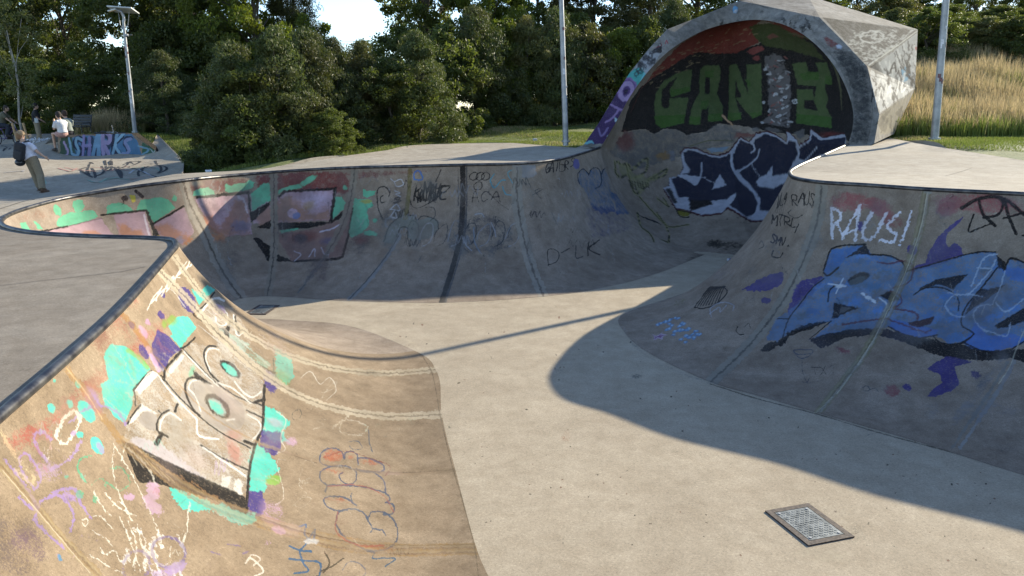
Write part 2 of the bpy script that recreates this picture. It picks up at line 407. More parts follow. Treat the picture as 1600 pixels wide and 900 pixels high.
rim2 = [tuple(p) for p in rim[::6]]
rim2 = [rim[0]]; 
for p in rim[1:]:
    if np.linalg.norm(p - rim2[-1]) > .09: rim2.append(p)
if np.linalg.norm(rim2[-1] - rim[-1]) > .02: rim2.append(rim[-1])
fo = [Cc + (np.array([RL.x, RL.y, .8]) - Cc) * math.cos(a) * 1.0 + axis * 2.9 * math.sin(a) for a in np.linspace(0, math.pi / 2, 12)[1:-1]]
fo2 = [Cc + (np.array([RR.x, RR.y, .8]) - Cc) * math.cos(a) * 1.0 + axis * 2.9 * math.sin(a) for a in np.linspace(math.pi / 2, 0, 12)[:-1]]
hole = [tuple(p) for p in rim2] + [tuple(p) for p in fo] + [tuple(p) for p in fo2]
conc = [tuple(pz(286, 272, .18))[:2], tuple(pz(400, 255, .4))[:2], tuple(pz(550, 239.5, .52))[:2], tuple(pz(700, 224, .66))[:2], tuple(pz(800, 225, .68))[:2], tuple(pz(900, 227, .70))[:2],
        (2.6, 25.2), (10.5, 26), tuple(pz(1400, 216, .92))[:2], tuple(pz(1480, 228, .85))[:2], tuple(pz(1600, 247, .72))[:2], (16.5, 15.5), (24, 12), (24, -7), (-34, -7), (-34, 35), (-17.3, 35), (-16.9, 28.2), (-12.9, 28.0), tuple(pz(250, 243, .04))[:2], tuple(pz(289, 262, -.1))[:2]]
def cdt(outer_, hole_, pts, zfun):
    vs = [Vector(p[:2]) for p in outer_] + [Vector(p[:2]) for p in hole_] + [Vector(p) for p in pts]
    a, b = len(outer_), len(hole_)
    ed = [(i, (i + 1) % a) for i in range(a)] + [(a + i, a + (i + 1) % b) for i in range(b)]
    r = geometry.delaunay_2d_cdt(vs, ed, [], 0, 1e-5)
    V2 = np.array([tuple(v) for v in r[0]]); F2 = [f for f in r[2]]
    F2 = np.array([f for f in F2 if len(f) == 3])
    c = V2[F2].mean(1)
    keep = inside(c, np.array([p[:2] for p in outer_])) & ~inside(c, np.array([p[:2] for p in hole_]))
    F2 = F2[keep]; z = zfun(V2)
    # rim vertices take exactly the rim height
    hz = {(round(p[0], 4), round(p[1], 4)): p[2] for p in hole_}
    for i, v in enumerate(V2):
        k = (round(v[0], 4), round(v[1], 4))
        if k in hz: z[i] = hz[k] + (0 if zfun is H else -.14)
    # wind upward
    A = V2[F2]; cr = (A[:, 1, 0] - A[:, 0, 0]) * (A[:, 2, 1] - A[:, 0, 1]) - (A[:, 1, 1] - A[:, 0, 1]) * (A[:, 2, 0] - A[:, 0, 0])
    F2[cr < 0] = F2[cr < 0][:, ::-1]
    return np.c_[V2, z], F2
def inside(P, poly):
    x, y = P[:, 0], P[:, 1]; r = np.zeros(len(P), bool); n = len(poly)
    for i in range(n):
        x1, y1 = poly[i]; x2, y2 = poly[(i + 1) % n]
        if y1 == y2: continue
        c = ((y1 > y) != (y2 > y)); r ^= c & (x < (x2 - x1) * (y - y1) / (y2 - y1) + x1)
    return r
def gridpts(x0, x1, y0, y1, st):
    X, Y = np.meshgrid(np.arange(x0, x1, st), np.arange(y0, y1, st)); P = np.c_[X.ravel(), Y.ravel()]
    return P + rng.uniform(-.05, .05, P.shape) * st
gp = gridpts(-33, 23, -6, 35, .8); gp = gp[inside(gp, np.array(conc))]
Vd, Fd = cdt(conc, hole, gp, H)
cy = Vd[Fd].mean(1)
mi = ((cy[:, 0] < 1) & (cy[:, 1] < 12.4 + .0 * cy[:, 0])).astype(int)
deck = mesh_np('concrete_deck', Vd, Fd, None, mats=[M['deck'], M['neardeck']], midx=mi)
tag(deck, kind='structure')
# slab edge of the raised deck
ce = []
for i in range(len(conc)):
    a, b = np.array(conc[i]), np.array(conc[(i + 1) % len(conc)])
    for t in np.linspace(0, 1, 14)[:-1]: ce.append(a + (b - a) * t)
ce = np.array(ce); hz_ = H(ce)
ev = np.vstack([np.c_[ce, hz_ + .0], np.c_[ce, hz_ - .5]])
SLAB = at = mesh_np('deck_edge', ev, grid_faces(2, len(ce), True), M['deck']); tag(SLAB, kind='structure')
# ground sheet to the horizon
ko = NT('lawn'); g = ko.geo()
n1 = ko.ramp(ko.noise(1.2, 5, .6, g), [(.35, 0), (.65, 1)]); n2 = ko.noise(45, 3, .7, g)
ko.color(ko.mix(1, ko.mix(n1, (.08, .11, .025), (.17, .18, .055)), ko.ramp(n2, [(.3, .5), (.7, 1.4)]), 'MULTIPLY')); ko.bump(n2, .8, .05)
M['lawn'] = ko.m
big = [(-400, -300), (400, -300), (400, 500), (-400, 500)]
gp = np.vstack([gridpts(-46, 46, -8, 60, 1.6), gridpts(-390, 390, -290, 490, 30)])
def HG(xy):
    z = H(xy); ins = inside(np.asarray(xy), np.array(conc)); return np.where(ins, z - .14, z - .03)
Vg, Fg = cdt(big, hole, gp, HG)
ground = mesh_np('lawn_ground', Vg, Fg, M['lawn']); tag(ground, kind='structure')
# bowl floor
gx = np.r_[-8.5:-5.4:.4, -5.4:5.8:.014, 5.8:10:.4]; gy = np.r_[-1:5:.2, 5 * (16.2 / 5) ** np.linspace(0, 1, 620), 16.4:24:.3]
X, Y = np.meshgrid(gx, gy); P = np.c_[X.ravel(), Y.ravel(), np.full(X.size, FZ - .003)]
FLOOR = mesh_np('bowl_floor', P, grid_faces(len(gy), len(gx)), M['floor']); tag(FLOOR, kind='structure')

# ------------------------------------------------------------------ spray paint, baked per surface as a vertex colour layer
def vnoise(x, y, s, seed=0):
    """cheap smooth value noise"""
    r = np.random.default_rng(seed).random((64, 64)); u = x / s; v = y / s
    i = np.floor(u).astype(int); j = np.floor(v).astype(int); fu = u - i; fv = v - j
    fu = fu * fu * (3 - 2 * fu); fv = fv * fv * (3 - 2 * fv)
    g = lambda a, b: r[(i + a) % 64, (j + b) % 64]
    return (g(0, 0) * (1 - fu) + g(1, 0) * fu) * (1 - fv) + (g(0, 1) * (1 - fu) + g(1, 1) * fu) * fv
class Paint:
    def __init__(s): s.L = []; s.z = (0, 0, 1)
    def Z(s, ox, oy, k): s.z = (ox, oy, k); return s
    def _p(s, pts):
        p = np.array(pts, float).reshape(-1, 2); return p * s.z[2] + np.array(s.z[:2])
    def F(s, c, pts, a=1., sm=0, soft=1.4, jit=1.8):
        p = s._p(pts)
        if sm: p = spline(np.c_[p, p[:, :1] * 0], 6, True)[:, :2]
        s.L.append(('F', lin(c), p, a, soft, jit)); return s
    def S(s, c, pts, w, a=1., sm=1, soft=1.0, jit=1.0):
        p = s._p(pts)
        if sm and len(p) > 2: p = spline(np.c_[p, p[:, :1] * 0], 6)[:, :2]
        s.L.append(('S', lin(c), p, a, soft, jit, w)); return s
    def E(s, c, x, y, rx, ry, rot=0, a=1., soft=1.5, jit=2.2, ring=None):
        p = s._p([(x, y)])[0]; k = s.z[2]
        s.L.append(('E', lin(c), p, a, soft, jit, rx * k, ry * k, R_(rot), ring)); return s
    def T(s, c, txt, x, y, dx, dy, ux, uy, w, a=1.):
        """stroke lettering: (dx,dy) advance per letter, (ux,uy) letter height vector"""
        o = np.array((x, y), float)
        for ch in txt:
            d = np.array((dx, dy)) * rng.uniform(.62, .88); u = np.array((ux, uy)) * rng.uniform(.8, 1.2) + d * rng.uniform(-.15, .3); o2 = o + u * rng.uniform(-.12, .12)
            for st in GL.get(ch, []):
                q = [o2 + d * (px + rng.normal(0, .06)) + u * (py + rng.normal(0, .05)) for px, py in st]
                if len(q) == 2: q.insert(1, (q[0] + q[1]) / 2 + d * rng.normal(0, .10))
                e = q[-1] + (q[-1] - q[-2]) * rng.uniform(0, .22); q[-1] = e
                s.S(c, [tuple(v) for v in q], w * rng.uniform(.75, 1.25), a * rng.uniform(.8, 1.05))
            o = o + np.array((dx, dy)) * rng.uniform(.92, 1.08)
        return s
    def bake(s, o, gain=.8, desat=.2):
        me = o.data; n = len(me.vertices); co = np.empty(n * 3, np.float32); me.vertices.foreach_get('co', co); co = co.reshape(-1, 3).astype(float)
        x, y = project(co)
        jx = (vnoise(x, y, 3.1, 1) + .6 * vnoise(x, y, 1.4, 2) - .8); jy = (vnoise(x, y, 3.3, 3) + .6 * vnoise(x, y, 1.5, 4) - .8)
        C = np.zeros((n, 3)); A = np.zeros(n)
        for L in s.L:
            kd, c, p, a, soft, jit = L[:6]
            pad = 4 + soft * 2 + (L[6] if kd == 'S' else 0)
            if kd == 'E': r = max(L[6], L[7]) + pad; lo = p - r; hi = p + r
            else: lo = p.min(0) - pad; hi = p.max(0) + pad
            ix = np.flatnonzero((x > lo[0]) & (x < hi[0]) & (y > lo[1]) & (y < hi[1]))
            if not len(ix): continue
            X = x[ix] + jx[ix] * jit; Y = y[ix] + jy[ix] * jit
            if kd == 'E':
                u = X - p[0]; v = Y - p[1]; cr, sr = math.cos(L[8]), math.sin(L[8])
                u, v = u * cr + v * sr, -u * sr + v * cr
                q = np.sqrt((u / L[6]) ** 2 + (v / L[7]) ** 2); d = (q - 1) * min(L[6], L[7])
                if L[9]: d = np.abs(d) - L[9]
                cov = np.clip(.5 - d / soft, 0, 1)
            else:
                D = np.full(len(ix), 1e9); cl = kd == 'F'; m = len(p)
                for i in range(m if cl else m - 1):
                    a0 = p[i]; e = p[(i + 1) % m] - a0; l2 = e @ e + 1e-9
                    t = np.clip(((X - a0[0]) * e[0] + (Y - a0[1]) * e[1]) / l2, 0, 1)
                    D = np.minimum(D, (X - a0[0] - t * e[0]) ** 2 + (Y - a0[1] - t * e[1]) ** 2)
                D = np.sqrt(D)
                if cl: ins = inside(np.c_[X, Y], p); D = np.where(ins, -D, D); cov = np.clip(.5 - D / soft, 0, 1)
                else: cov = np.clip(.5 - (D - L[6] / 2) / soft, 0, 1)
            al = cov * a; A0 = A[ix]; An = al + A0 * (1 - al); k = np.where(An > 1e-4, al / np.maximum(An, 1e-4), 0)[:, None]
            C[ix] = C[ix] * (1 - k) + np.array(c) * k; A[ix] = An
        C = (C * (1 - desat) + C.mean(1, keepdims=True) * desat) * gain
        at_ = me.color_attributes.new('paint', 'FLOAT_COLOR', 'POINT')
        at_.data.foreach_set('color', np.c_[C, A].astype(np.float32).ravel())
GL = {'A': [[(0, 0), (.5, 1), (1, 0)], [(.2, .4), (.8, .4)]], 'B': [[(0, 0), (0, 1), (.7, .9), (.7, .6), (0, .5), (.9, .4), (.8, .05), (0, 0)]], 'C': [[(1, .85), (.5, 1), (0, .5), (.5, 0), (1, .15)]],
      'D': [[(0, 0), (0, 1), (.8, .75), (.8, .25), (0, 0)]], 'E': [[(1, 1), (0, 1), (0, 0), (1, 0)], [(0, .5), (.8, .5)]], 'F': [[(1, 1), (0, 1), (0, 0)], [(0, .5), (.7, .5)]], 'G': [[(1, .85), (.5, 1), (0, .5), (.5, 0), (1, .2), (.9, .5), (.5, .5)]],
      'H': [[(0, 0), (0, 1)], [(1, 0), (1, 1)], [(0, .5), (1, .5)]], 'I': [[(.5, 0), (.5, 1)]], 'K': [[(0, 0), (0, 1)], [(1, 1), (0, .45), (1, 0)]], 'L': [[(0, 1), (0, 0), (.9, 0)]], 'M': [[(0, 0), (.1, 1), (.5, .4), (.9, 1), (1, 0)]],
      'N': [[(0, 0), (0, 1), (1, 0), (1, 1)]], 'O': [[(.5, 0), (0, .5), (.5, 1), (1, .5), (.5, 0)]], 'P': [[(0, 0), (0, 1), (.9, .85), (.9, .55), (0, .45)]], 'R': [[(0, 0), (0, 1), (.9, .85), (.8, .55), (0, .45), (1, 0)]],
      'S': [[(1, .9), (.4, 1), (.1, .75), (.9, .3), (.5, 0), (0, .1)]], 'T': [[(0, 1), (1, 1)], [(.5, 1), (.5, 0)]], 'U': [[(0, 1), (.1, .1), (.6, 0), (1, .2), (1, 1)]], 'V': [[(0, 1), (.5, 0), (1, 1)]], 'W': [[(0, 1), (.25, 0), (.5, .8), (.75, 0), (1, 1)]],
      'X': [[(0, 0), (1, 1)], [(0, 1), (1, 0)]], 'Y': [[(0, 1), (.5, .5), (1, 1)], [(.5, .5), (.4, 0)]], 'Z': [[(0, 1), (1, 1), (0, 0), (1, 0)]], '!': [[(.5, 1), (.4, .3)], [(.4, .08), (.4, 0)]], '1': [[(.2, .8), (.5, 1), (.5, 0)]],
      '2': [[(0, .8), (.5, 1), (.9, .7), (0, 0), (1, 0)]], '+': [[(.5, .8), (.5, .2)], [(.2, .5), (.8, .5)]], '-': [[(.1, .5), (.9, .6)]], '.': [[(.4, .05), (.5, 0)]], '4': [[(.7, 0), (.7, 1), (0, .4), (1, .4)]]}
BK = '0b0b0d'; WH = 'b9b2a6'; CY = '3fc9b4'; PU = '43347f'; LP = 'a285b8'; MINT = '5fb58c'; PINK = 'b08f96'; ORG = 'b4784f'; RED = '9a4038'; CREAM = 'b3a78f'; OCH = 'a37a3e'; GRY = '8f8674'
def seam(P, pts, w, c=GRY, core='4a4540', a=.9):
    p = np.array(pts, float); lw = np.linspace(.75, 1.1, 2)
    for k in (-.33, .33):
        q = []
        for i in range(len(p)):
            d = p[min(i + 1, len(p) - 1)] - p[max(i - 1, 0)]; d /= np.linalg.norm(d) + 1e-9
            q.append(p[i] + np.array((-d[1], d[0])) * w * k)
        P.S(c, q, w * .42, a, jit=3)
    P.S(c, pts, w * .5, a * .55, jit=2)
    if core: P.S(core, pts, max(1.2, w * .16), a * .8, jit=2.5)
def scrib(P, c, x, y, wx, wy, n, w, a, seed=0):
    """a loose illegible tag"""
    r = np.random.default_rng(seed); t = np.linspace(0, 1, n)
    pts = [(x + wx * k + r.normal(0, wx * .06), y + wy * (.5 + .5 * (-1) ** i * r.uniform(.4, 1))) for i, k in enumerate(t)]
    P.S(c, pts, w, a)

# ============ left wall
P = Paint()
for i in range(9):
    x, y = 30 + i * 27, 655 - i * 27 * .87 + 12
    P.E('a85848', x + 12, y + 25, 16, 22, 50, .34, soft=22, jit=6)
P.E('a85848', 180, 500, 14, 40, -40, .42, soft=18, jit=8).E('a85848', 150, 520, 16, 40, -40, .36, soft=20, jit=8).E('a85848', 30, 680, 30, 15, -40, .36, soft=16, jit=8).E('a85848', 205, 470, 10, 26, -45, .42, soft=14, jit=8)
P.Z(0, 450, .25)
P.F(CY, [(690, 350), (650, 420), (660, 500), (680, 570), (630, 600), (650, 720), (720, 810), (780, 842), (830, 720), (830, 635), (940, 505), (880, 440), (790, 370)], .97, jit=2.5)
P.F(PU, [(950, 345), (975, 300), (985, 262), (1040, 290), (1130, 380), (1060, 440), (1025, 530), (980, 490), (940, 420)], .95)
P.E(PU, 1170, 75, 45, 90, -28, .9).E(PU, 900, 400, 22, 52, -30, .9).E(PU, 822, 232, 14, 28, -30, .9).E(PU, 1006, 170, 18, 30, -30, .85).E(PU, 1018, 40, 14, 26, -30, .8)
P.F(CY, [(1050, 240), (1110, 180), (1170, 175), (1228, 245), (1130, 370), (1060, 300), (1080, 290)], .95).F(CY, [(1195, 5), (1250, 30), (1270, 0), (1300, -20), (1345, 10), (1245, 105), (1225, 60)], .92)
P.E(CY, 320, 750, 24, 32, -20, .95).E(CY, 540, 770, 40, 78, -35, .93).E(CY, 485, 605, 14, 26, -30, .9).E(CY, 437, 725, 18, 28, -20, .8).E(CY, 340, 578, 8, 12, 0, .8).E('7fae3d', 1075, 200, 30, 32, 0, .6, soft=4).E('7fae3d', 1028, 225, 18, 24, 0, .6, soft=4).S('7fae3d', [(800, 390), (860, 430), (920, 495)], 7, .7)
P.S('c39ab8', [(925, 375), (955, 440), (995, 515)], 7, .8).E('c39ab8', 895, 270, 22, 46, -30, .5).E('c39ab8', 925, 215, 14, 26, -30, .6)
P.F(CY, [(1330, 230), (1560, 350), (1600, 400), (1700, 480), (1640, 520), (1560, 440), (1480, 400), (1480, 340)], .25)
P.Z(0, 0, 1)
P.F(CY, [(430, 542), (452, 556), (462, 590), (446, 600), (432, 585)], .75, jit=5).F(CY, [(414, 632), (432, 640), (456, 662), (440, 672), (452, 690), (428, 690), (410, 676)], .8, jit=6)
P.F(PU, [(412, 578), (428, 580), (442, 600), (424, 616), (412, 600)], .7, jit=4).F(PU, [(408, 672), (440, 676), (440, 702), (428, 713), (406, 700)], .85, jit=4).F(PU, [(386, 770), (408, 763), (416, 790), (408, 806), (388, 806)], .9, jit=4)
P.F(CY, [(390, 705), (405, 695), (432, 722), (438, 735), (420, 745), (412, 768), (390, 768)], .93, jit=6).E('7fae3d', 428, 750, 13, 8, -10, .7, soft=3).E('7fae3d', 440, 590, 15, 10, 30, .35, soft=6)
P.E('c39ab8', 430, 660, 12, 6, 20, .45, soft=4).E('c39ab8', 425, 800, 18, 22, -30, .35, soft=10).E('c39ab8', 436, 829, 11, 6, 15, .9).E('c39ab8', 455, 690, 10, 8, 0, .45, soft=6)
# letters: washed white fill, black outline, turquoise eyes
P.Z(180, 540, .311)
P.F(WH, [(92, 225), (180, 125), (215, 150), (245, 185), (262, 110), (330, 30), (400, -20), (450, 0), (560, -10), (650, 40), (745, 190), (745, 290), (740, 400), (700, 520), (680, 620), (650, 755), (420, 690), (200, 560), (40, 470), (60, 390), (130, 290)], .42, jit=4)
r_ = np.random.default_rng(5)
for i in range(120):
    x, y = r_.uniform(60, 700), r_.uniform(0, 700)
    if abs((y - 330) - (x - 400) * .55) < 260: P.S(WH, [(x, y), (x + r_.uniform(20, 90), y + r_.uniform(10, 70))], r_.uniform(1.2, 4), r_.uniform(.15, .5), jit=4)
P.F('e0dbd2', [(100, 225), (185, 130), (212, 152), (125, 245)], .85).F('e0dbd2', [(128, 290), (215, 345), (140, 330), (90, 385), (60, 400)], .75).F('dcd6cd', [(270, 120), (335, 45), (350, 55), (300, 120), (262, 160)], .8)
P.F('b9b0b2', [(120, 460), (240, 500), (460, 670), (440, 680), (190, 560), (60, 480)], .8, jit=5)
P.F(CREAM, [(330, 130), (350, 120), (470, 200), (400, 180), (380, 200)], .5)
P.E('b06a55', 600, 540, 28, 60, -20, .55, soft=6, jit=7).E('b06a55', 590, 450, 40, 24, 10, .4, soft=8, jit=7).E(MINT, 385, 130, 12, 30, 20, .6, soft=3)
P.F('9a9087', [(150, 330), (185, 325), (215, 370), (195, 430), (160, 420), (115, 380)], .55).F('9a9087', [(380, 180), (330, 250), (400, 330), (470, 390), (560, 430), (640, 400), (640, 300), (560, 240), (470, 180)], .5, sm=1)
P.F('ded8d0', [(540, 655), (590, 660), (560, 720), (530, 700)], .5, jit=5).F('ded8d0', [(600, 670), (640, 680), (635, 745), (600, 735)], .5, jit=5)
for st, w in (([(92, 222), (140, 165), (182, 128)], 3.2), ([(95, 225), (100, 260), (102, 300)], 2.2), ([(128, 298), (90, 345), (62, 392)], 3), ([(245, 172), (252, 120), (290, 75), (330, 28)], 4.2), ([(230, 150), (300, 235), (400, 335), (520, 430), (680, 515)], 2.2),
               ([(335, 10), (400, 80), (500, 180), (620, 260), (740, 300)], 2.2), ([(330, 12), (360, 0), (400, -40)], 3), ([(570, 0), (680, 70), (800, 140)], 2), ([(480, 195), (420, 165), (370, 165), (352, 200), (362, 260), (400, 330), (425, 350)], 3.4),
               ([(510, 5), (470, 3), (448, 30), (452, 80), (480, 140), (520, 180)], 3.2), ([(300, 330), (312, 295)], 4.5), ([(270, 325), (235, 345), (212, 385), (212, 425), (265, 460)], 3.4), ([(208, 492), (232, 445)], 8), ([(430, 500), (520, 555), (665, 625)], 2.6),
               ([(660, 325), (745, 365)], 2.4), ([(750, 200), (745, 290), (742, 390), (700, 510), (675, 625), (665, 740), (658, 850)], 4.5), ([(215, 325), (235, 345)], 2), ([(700, 285), (750, 270)], 5), ([(650, 480), (700, 500)], 5), ([(360, 720), (420, 690)], 1), ([(560, 740), (610, 790), (640, 845)], 5)):
    P.S(BK, st, w, .97)
for st, w in (([(105, 222), (188, 130), (260, 210), (330, 290), (410, 370)], 2), ([(430, 330), (400, 250), (370, 215), (385, 180), (440, 178), (490, 205)], 2.2), ([(225, 425), (235, 370), (275, 340), (330, 375)], 3), ([(440, 510), (560, 590), (655, 655)], 3), ([(560, 375), (600, 370)], 2.5), ([(410, 370), (420, 450), (520, 470)], 3), ([(345, 30), (420, 110), (520, 205)], 1.8),
               ([(480, 130), (455, 60), (475, 15), (520, 20)], 2), ([(665, 345), (725, 385), (730, 420), (690, 475)], 2), ([(680, 290), (590, 215), (510, 185)], 1.8), ([(600, 180), (640, 230), (690, 260), (735, 230)], 2)):
    P.S('e6e2da', st, w * .85, .8)
P.E(BK, 515, 303, 78, 42, 45, 1).E('9bb3ac', 512, 308, 55, 27, 45, .9).E(CY, 508, 310, 46, 20, 45, 1).E(BK, 578, 118, 64, 27, 40, 1).E(CY, 575, 120, 50, 17, 40, 1)
P.F(BK, [(30, 480), (90, 495), (160, 530), (300, 600), (480, 680), (650, 758), (662, 850), (640, 850), (520, 780), (300, 720), (200, 688), (125, 690), (105, 660), (80, 590)], .96)
for i in range(8): P.S('9a7040', [(90 + i * 58 + r_.uniform(-10, 10), 520 + i * 34 + r_.uniform(-10, 15)), (160 + i * 58, 560 + i * 34 + r_.uniform(-5, 15))], r_.uniform(1, 2), .6, jit=3)
for i in range(7): P.S(CREAM, [(60 + i * 25, 510 + i * 15), (110 + i * 32, 600 + i * 15)], 1.2, .6)
P.F(BK, [(390, 120), (440, 160), (485, 200), (420, 175), (400, 165)], .9)
P.E('b9b3aa', 600, 140, 30, 60, -30, .2)
P.Z(0, 0, 1)
P.F(CY, [(266, 762), (285, 768), (307, 776), (330, 785), (355, 790), (385, 804), (400, 800), (400, 815), (384, 822), (360, 815), (340, 800), (322, 797), (305, 800), (285, 795), (270, 780)], .82, jit=6).S(CREAM, [(330, 795), (360, 812), (400, 822)], 3, .5, jit=4)
# upper block K with arrow
P.F(WH, [(303, 489), (333, 458), (350, 466), (378, 500), (395, 530), (380, 560), (345, 540), (318, 505)], .38, jit=4).S(BK, [(302, 491), (318, 478), (335, 457)], 2.8).S('e6e2da', [(309, 494), (336, 466), (350, 470)], 3, .8)
P.F(BK, [(352, 513), (360, 502), (358, 520), (357, 532), (353, 530), (350, 517), (342, 512)], .95).F(BK, [(366, 494), (369, 492), (370, 510), (380, 515), (372, 522)], .9).S('e6e2da', [(365, 492), (366, 508), (372, 524), (380, 520)], 1.8, .8).S('e6e2da', [(337, 490), (345, 482), (355, 490), (352, 508), (340, 506), (336, 495)], 1.8, .7).E('c39ab8', 342, 484, 10, 8, 30, .5, soft=3)
P.S(BK, [(302, 492), (340, 520), (400, 570), (430, 582)], 2).S(WH, [(310, 508), (350, 540), (405, 575)], 1.6, .7)
P.S('3a5a50', [(427, 560), (428, 580)], 2, .8)
for i in range(30): x = r_.uniform(320, 400); y = 470 + (x - 320) * .9 + r_.uniform(-6, 50); P.S(WH, [(x, y), (x + 25, y + 22)], r_.uniform(1, 3), r_.uniform(.3, .6), jit=3)
# tags
P.T('d9d3c6', 'PHOKI', 232, 482, 13, -13, 10, -22, 2.0, .9).T('d9d3c6', 'PA!', 268, 440, 12, -10, 12, -14, 1.8, .8).S('d9d3c6', [(240, 470), (262, 450), (290, 480)], 1.5, .6)
P.T('c2b59e', 'ONLY', 460, 795, 4, -22, 20, -5, 1.5, .5).T('c2b59e', 'LUNY', 476, 702, 6, -17, 20, -4, 1.4, .5).T('c2b59e', 'SHR', 482, 640, 12, -16, 16, -2, 1.4, .5).T('d3c9b6', 'NM', 432, 780, 2, -75, 12, -3, 1.6, .7).S('d3c9b6', [(470, 590), (485, 580), (500, 600), (515, 590), (525, 610), (510, 625)], 1.5, .7)
P.S('c7bba4', [(520, 668), (540, 655), (575, 668), (560, 680), (530, 672), (550, 640)], 3, .45, jit=4)
P.S('5e5a4e', [(465, 640), (457, 646), (458, 655), (466, 655), (471, 645), (465, 637)], 1.4, .7)
P.S('4c5a68', [(545, 690), (560, 690), (566, 700), (552, 702), (545, 696)], 1.6, .7).S('4c5a68', [(576, 672), (577, 690), (582, 706)], 2, .7).S('6b6a60', [(583, 680), (610, 682)], 1.2, .5)
# orange bubble letters
P.Z(400, 580, .3555)
for e in ((340, 385, 50, 35), (420, 385, 30, 26), (505, 415, 52, 20), (365, 462, 70, 32), (365, 585, 60, 20), (420, 680, 65, 65), (560, 600, 40, 18), (520, 770, 60, 12)): P.E('a0694c', *e, 8, .14, soft=8, jit=7)
for e in ((340, 370, 46, 26), (505, 400, 45, 9), (370, 568, 60, 7), (525, 775, 60, 6), (340, 440, 50, 6), (420, 375, 12, 14)): P.E('b0603c', *e, 8, .5, soft=4, jit=5)
for st in ([(448, 412), (445, 370), (420, 352), (392, 362), (390, 385), (372, 350), (330, 338), (290, 355), (280, 395), (310, 415), (380, 420)], [(450, 410), (448, 385), (500, 385), (560, 415), (562, 435), (520, 442), (440, 430)],
           [(440, 440), (400, 418), (330, 420), (285, 440), (280, 470), (310, 500), (330, 505)], [(440, 440), (440, 480), (420, 495), (385, 490), (365, 460), (380, 445)], [(460, 440), (520, 448), (560, 480), (570, 540)],
           [(305, 530), (315, 505), (400, 503), (500, 515), (565, 535), (590, 560), (570, 578)], [(420, 535), (418, 560), (440, 590)], [(440, 590), (400, 560), (330, 550), (298, 560), (310, 590), (350, 612), (400, 610)], [(570, 575), (605, 590), (600, 625), (560, 630)],
           [(350, 660), (365, 620), (420, 605), (470, 620), (495, 660), (520, 695), (550, 695), (570, 720)], [(490, 650), (510, 620), (560, 620), (605, 655), (622, 700), (615, 750), (580, 780), (500, 788), (440, 765), (380, 720), (352, 670)], [(500, 710), (520, 690), (545, 700)]):
    P.S('4b5a70', st, 2.3, .85, jit=1.5)
P.Z(0, 0, 1)
P.S('2f5f86', [(468, 823), (478, 820), (476, 835), (488, 845), (492, 828), (478, 850), (470, 860), (486, 862)], 3, .85).S('2f5f86', [(452, 853), (468, 860), (486, 861)], 3, .8).S('2f5f86', [(453, 873), (478, 876), (500, 880), (498, 905)], 3.2, .85).S('2f5f86', [(468, 862), (474, 880), (482, 892), (460, 896)], 3, .85).E('cfd6dc', 486, 846, 12, 4, 0, .9)
P.S('4a4030', [(507, 862), (515, 880), (505, 895)], 2.4, .8).S('4a4030', [(500, 893), (520, 884), (537, 872)], 2.4, .8).S('4a4030', [(495, 900), (520, 905)], 2.4, .7).S('4c5a68', [(535, 890), (545, 878), (560, 880), (572, 893), (562, 905)], 2, .6).S('33617f', [(574, 862), (585, 863), (582, 872), (600, 872), (618, 873), (602, 885)], 2.4, .7)
# lower left purple script, white scribbles, green loop
P.Z(0, 600, 1 / 3)
for st in ([(20, 350), (60, 400), (120, 480), (165, 560), (160, 590), (90, 530)], [(165, 500), (100, 400), (95, 340), (120, 325), (160, 370), (190, 440), (170, 490)], [(220, 360), (170, 290), (165, 240), (200, 225), (240, 260)], [(240, 400), (330, 350), (380, 270)],
           [(160, 640), (190, 560), (260, 520), (320, 560), (345, 620), (330, 690)], [(160, 640), (240, 720), (300, 770)], [(210, 540), (300, 490), (360, 500), (380, 560), (430, 630)], [(330, 180), (400, 120), (470, 100), (560, 140), (590, 190)]):
    P.S('9a7fae', st, 4.4, .72, jit=4)
P.S('d9cfbe', [(270, 220), (300, 160), (350, 130), (375, 165), (350, 230), (300, 280), (268, 255), (270, 210)], 5, .8, jit=4).E(LP, 345, 230, 14, 14, 0, .7)
P.E('a98bb5', 230, 410, 70, 40, 20, .4, soft=14, jit=8).E(LP, 320, 530, 60, 26, 10, .5, soft=10, jit=8).E(LP, 440, 80, 26, 60, -30, .6, soft=8).E(CY, 375, 238, 16, 16, 0, .85).E(CY, 455, 288, 26, 46, -30, .93).E(LP, 470, 300, 14, 30, -30, .7)
P.S('5aa57c', [(430, 335), (380, 350), (365, 400), (400, 460)], 3.5, .7, jit=3).S('5aa57c', [(520, 400), (560, 390), (610, 460), (560, 500), (500, 460)], 3, .6, jit=3).S('5aa57c', [(430, 470), (480, 440), (500, 490)], 3, .5, jit=3).E('5aa57c', 375, 515, 20, 22, 0, .6).E('5aa57c', 445, 540, 12, 22, 0, .6).E('5aa57c', 312, 435, 12, 10, 0, .6)
for st in ([(535, 280), (530, 420), (560, 520), (620, 640)], [(540, 290), (620, 430), (720, 640), (760, 740)], [(440, 500), (470, 560), (520, 620)], [(490, 510), (560, 580), (640, 620)], [(530, 570), (560, 550), (600, 600)], [(380, 640), (410, 635), (400, 665), (385, 650)], [(440, 620), (470, 620), (530, 680)],
           [(430, 685), (490, 720), (530, 760)], [(420, 800), (470, 830), (515, 860)], [(470, 760), (490, 800), (540, 780), (560, 830)], [(540, 870), (575, 885)], [(560, 620), (620, 760), (660, 880)], [(640, 660), (680, 800), (720, 900)], [(600, 640), (640, 760), (620, 860)], [(880, 600), (878, 680), (855, 760)], [(890, 560), (880, 620)], [(600, 300), (700, 400), (730, 470)], [(590, 280), (570, 360)]):
    P.S('d6d0be', st, 2.3, .6, jit=3)
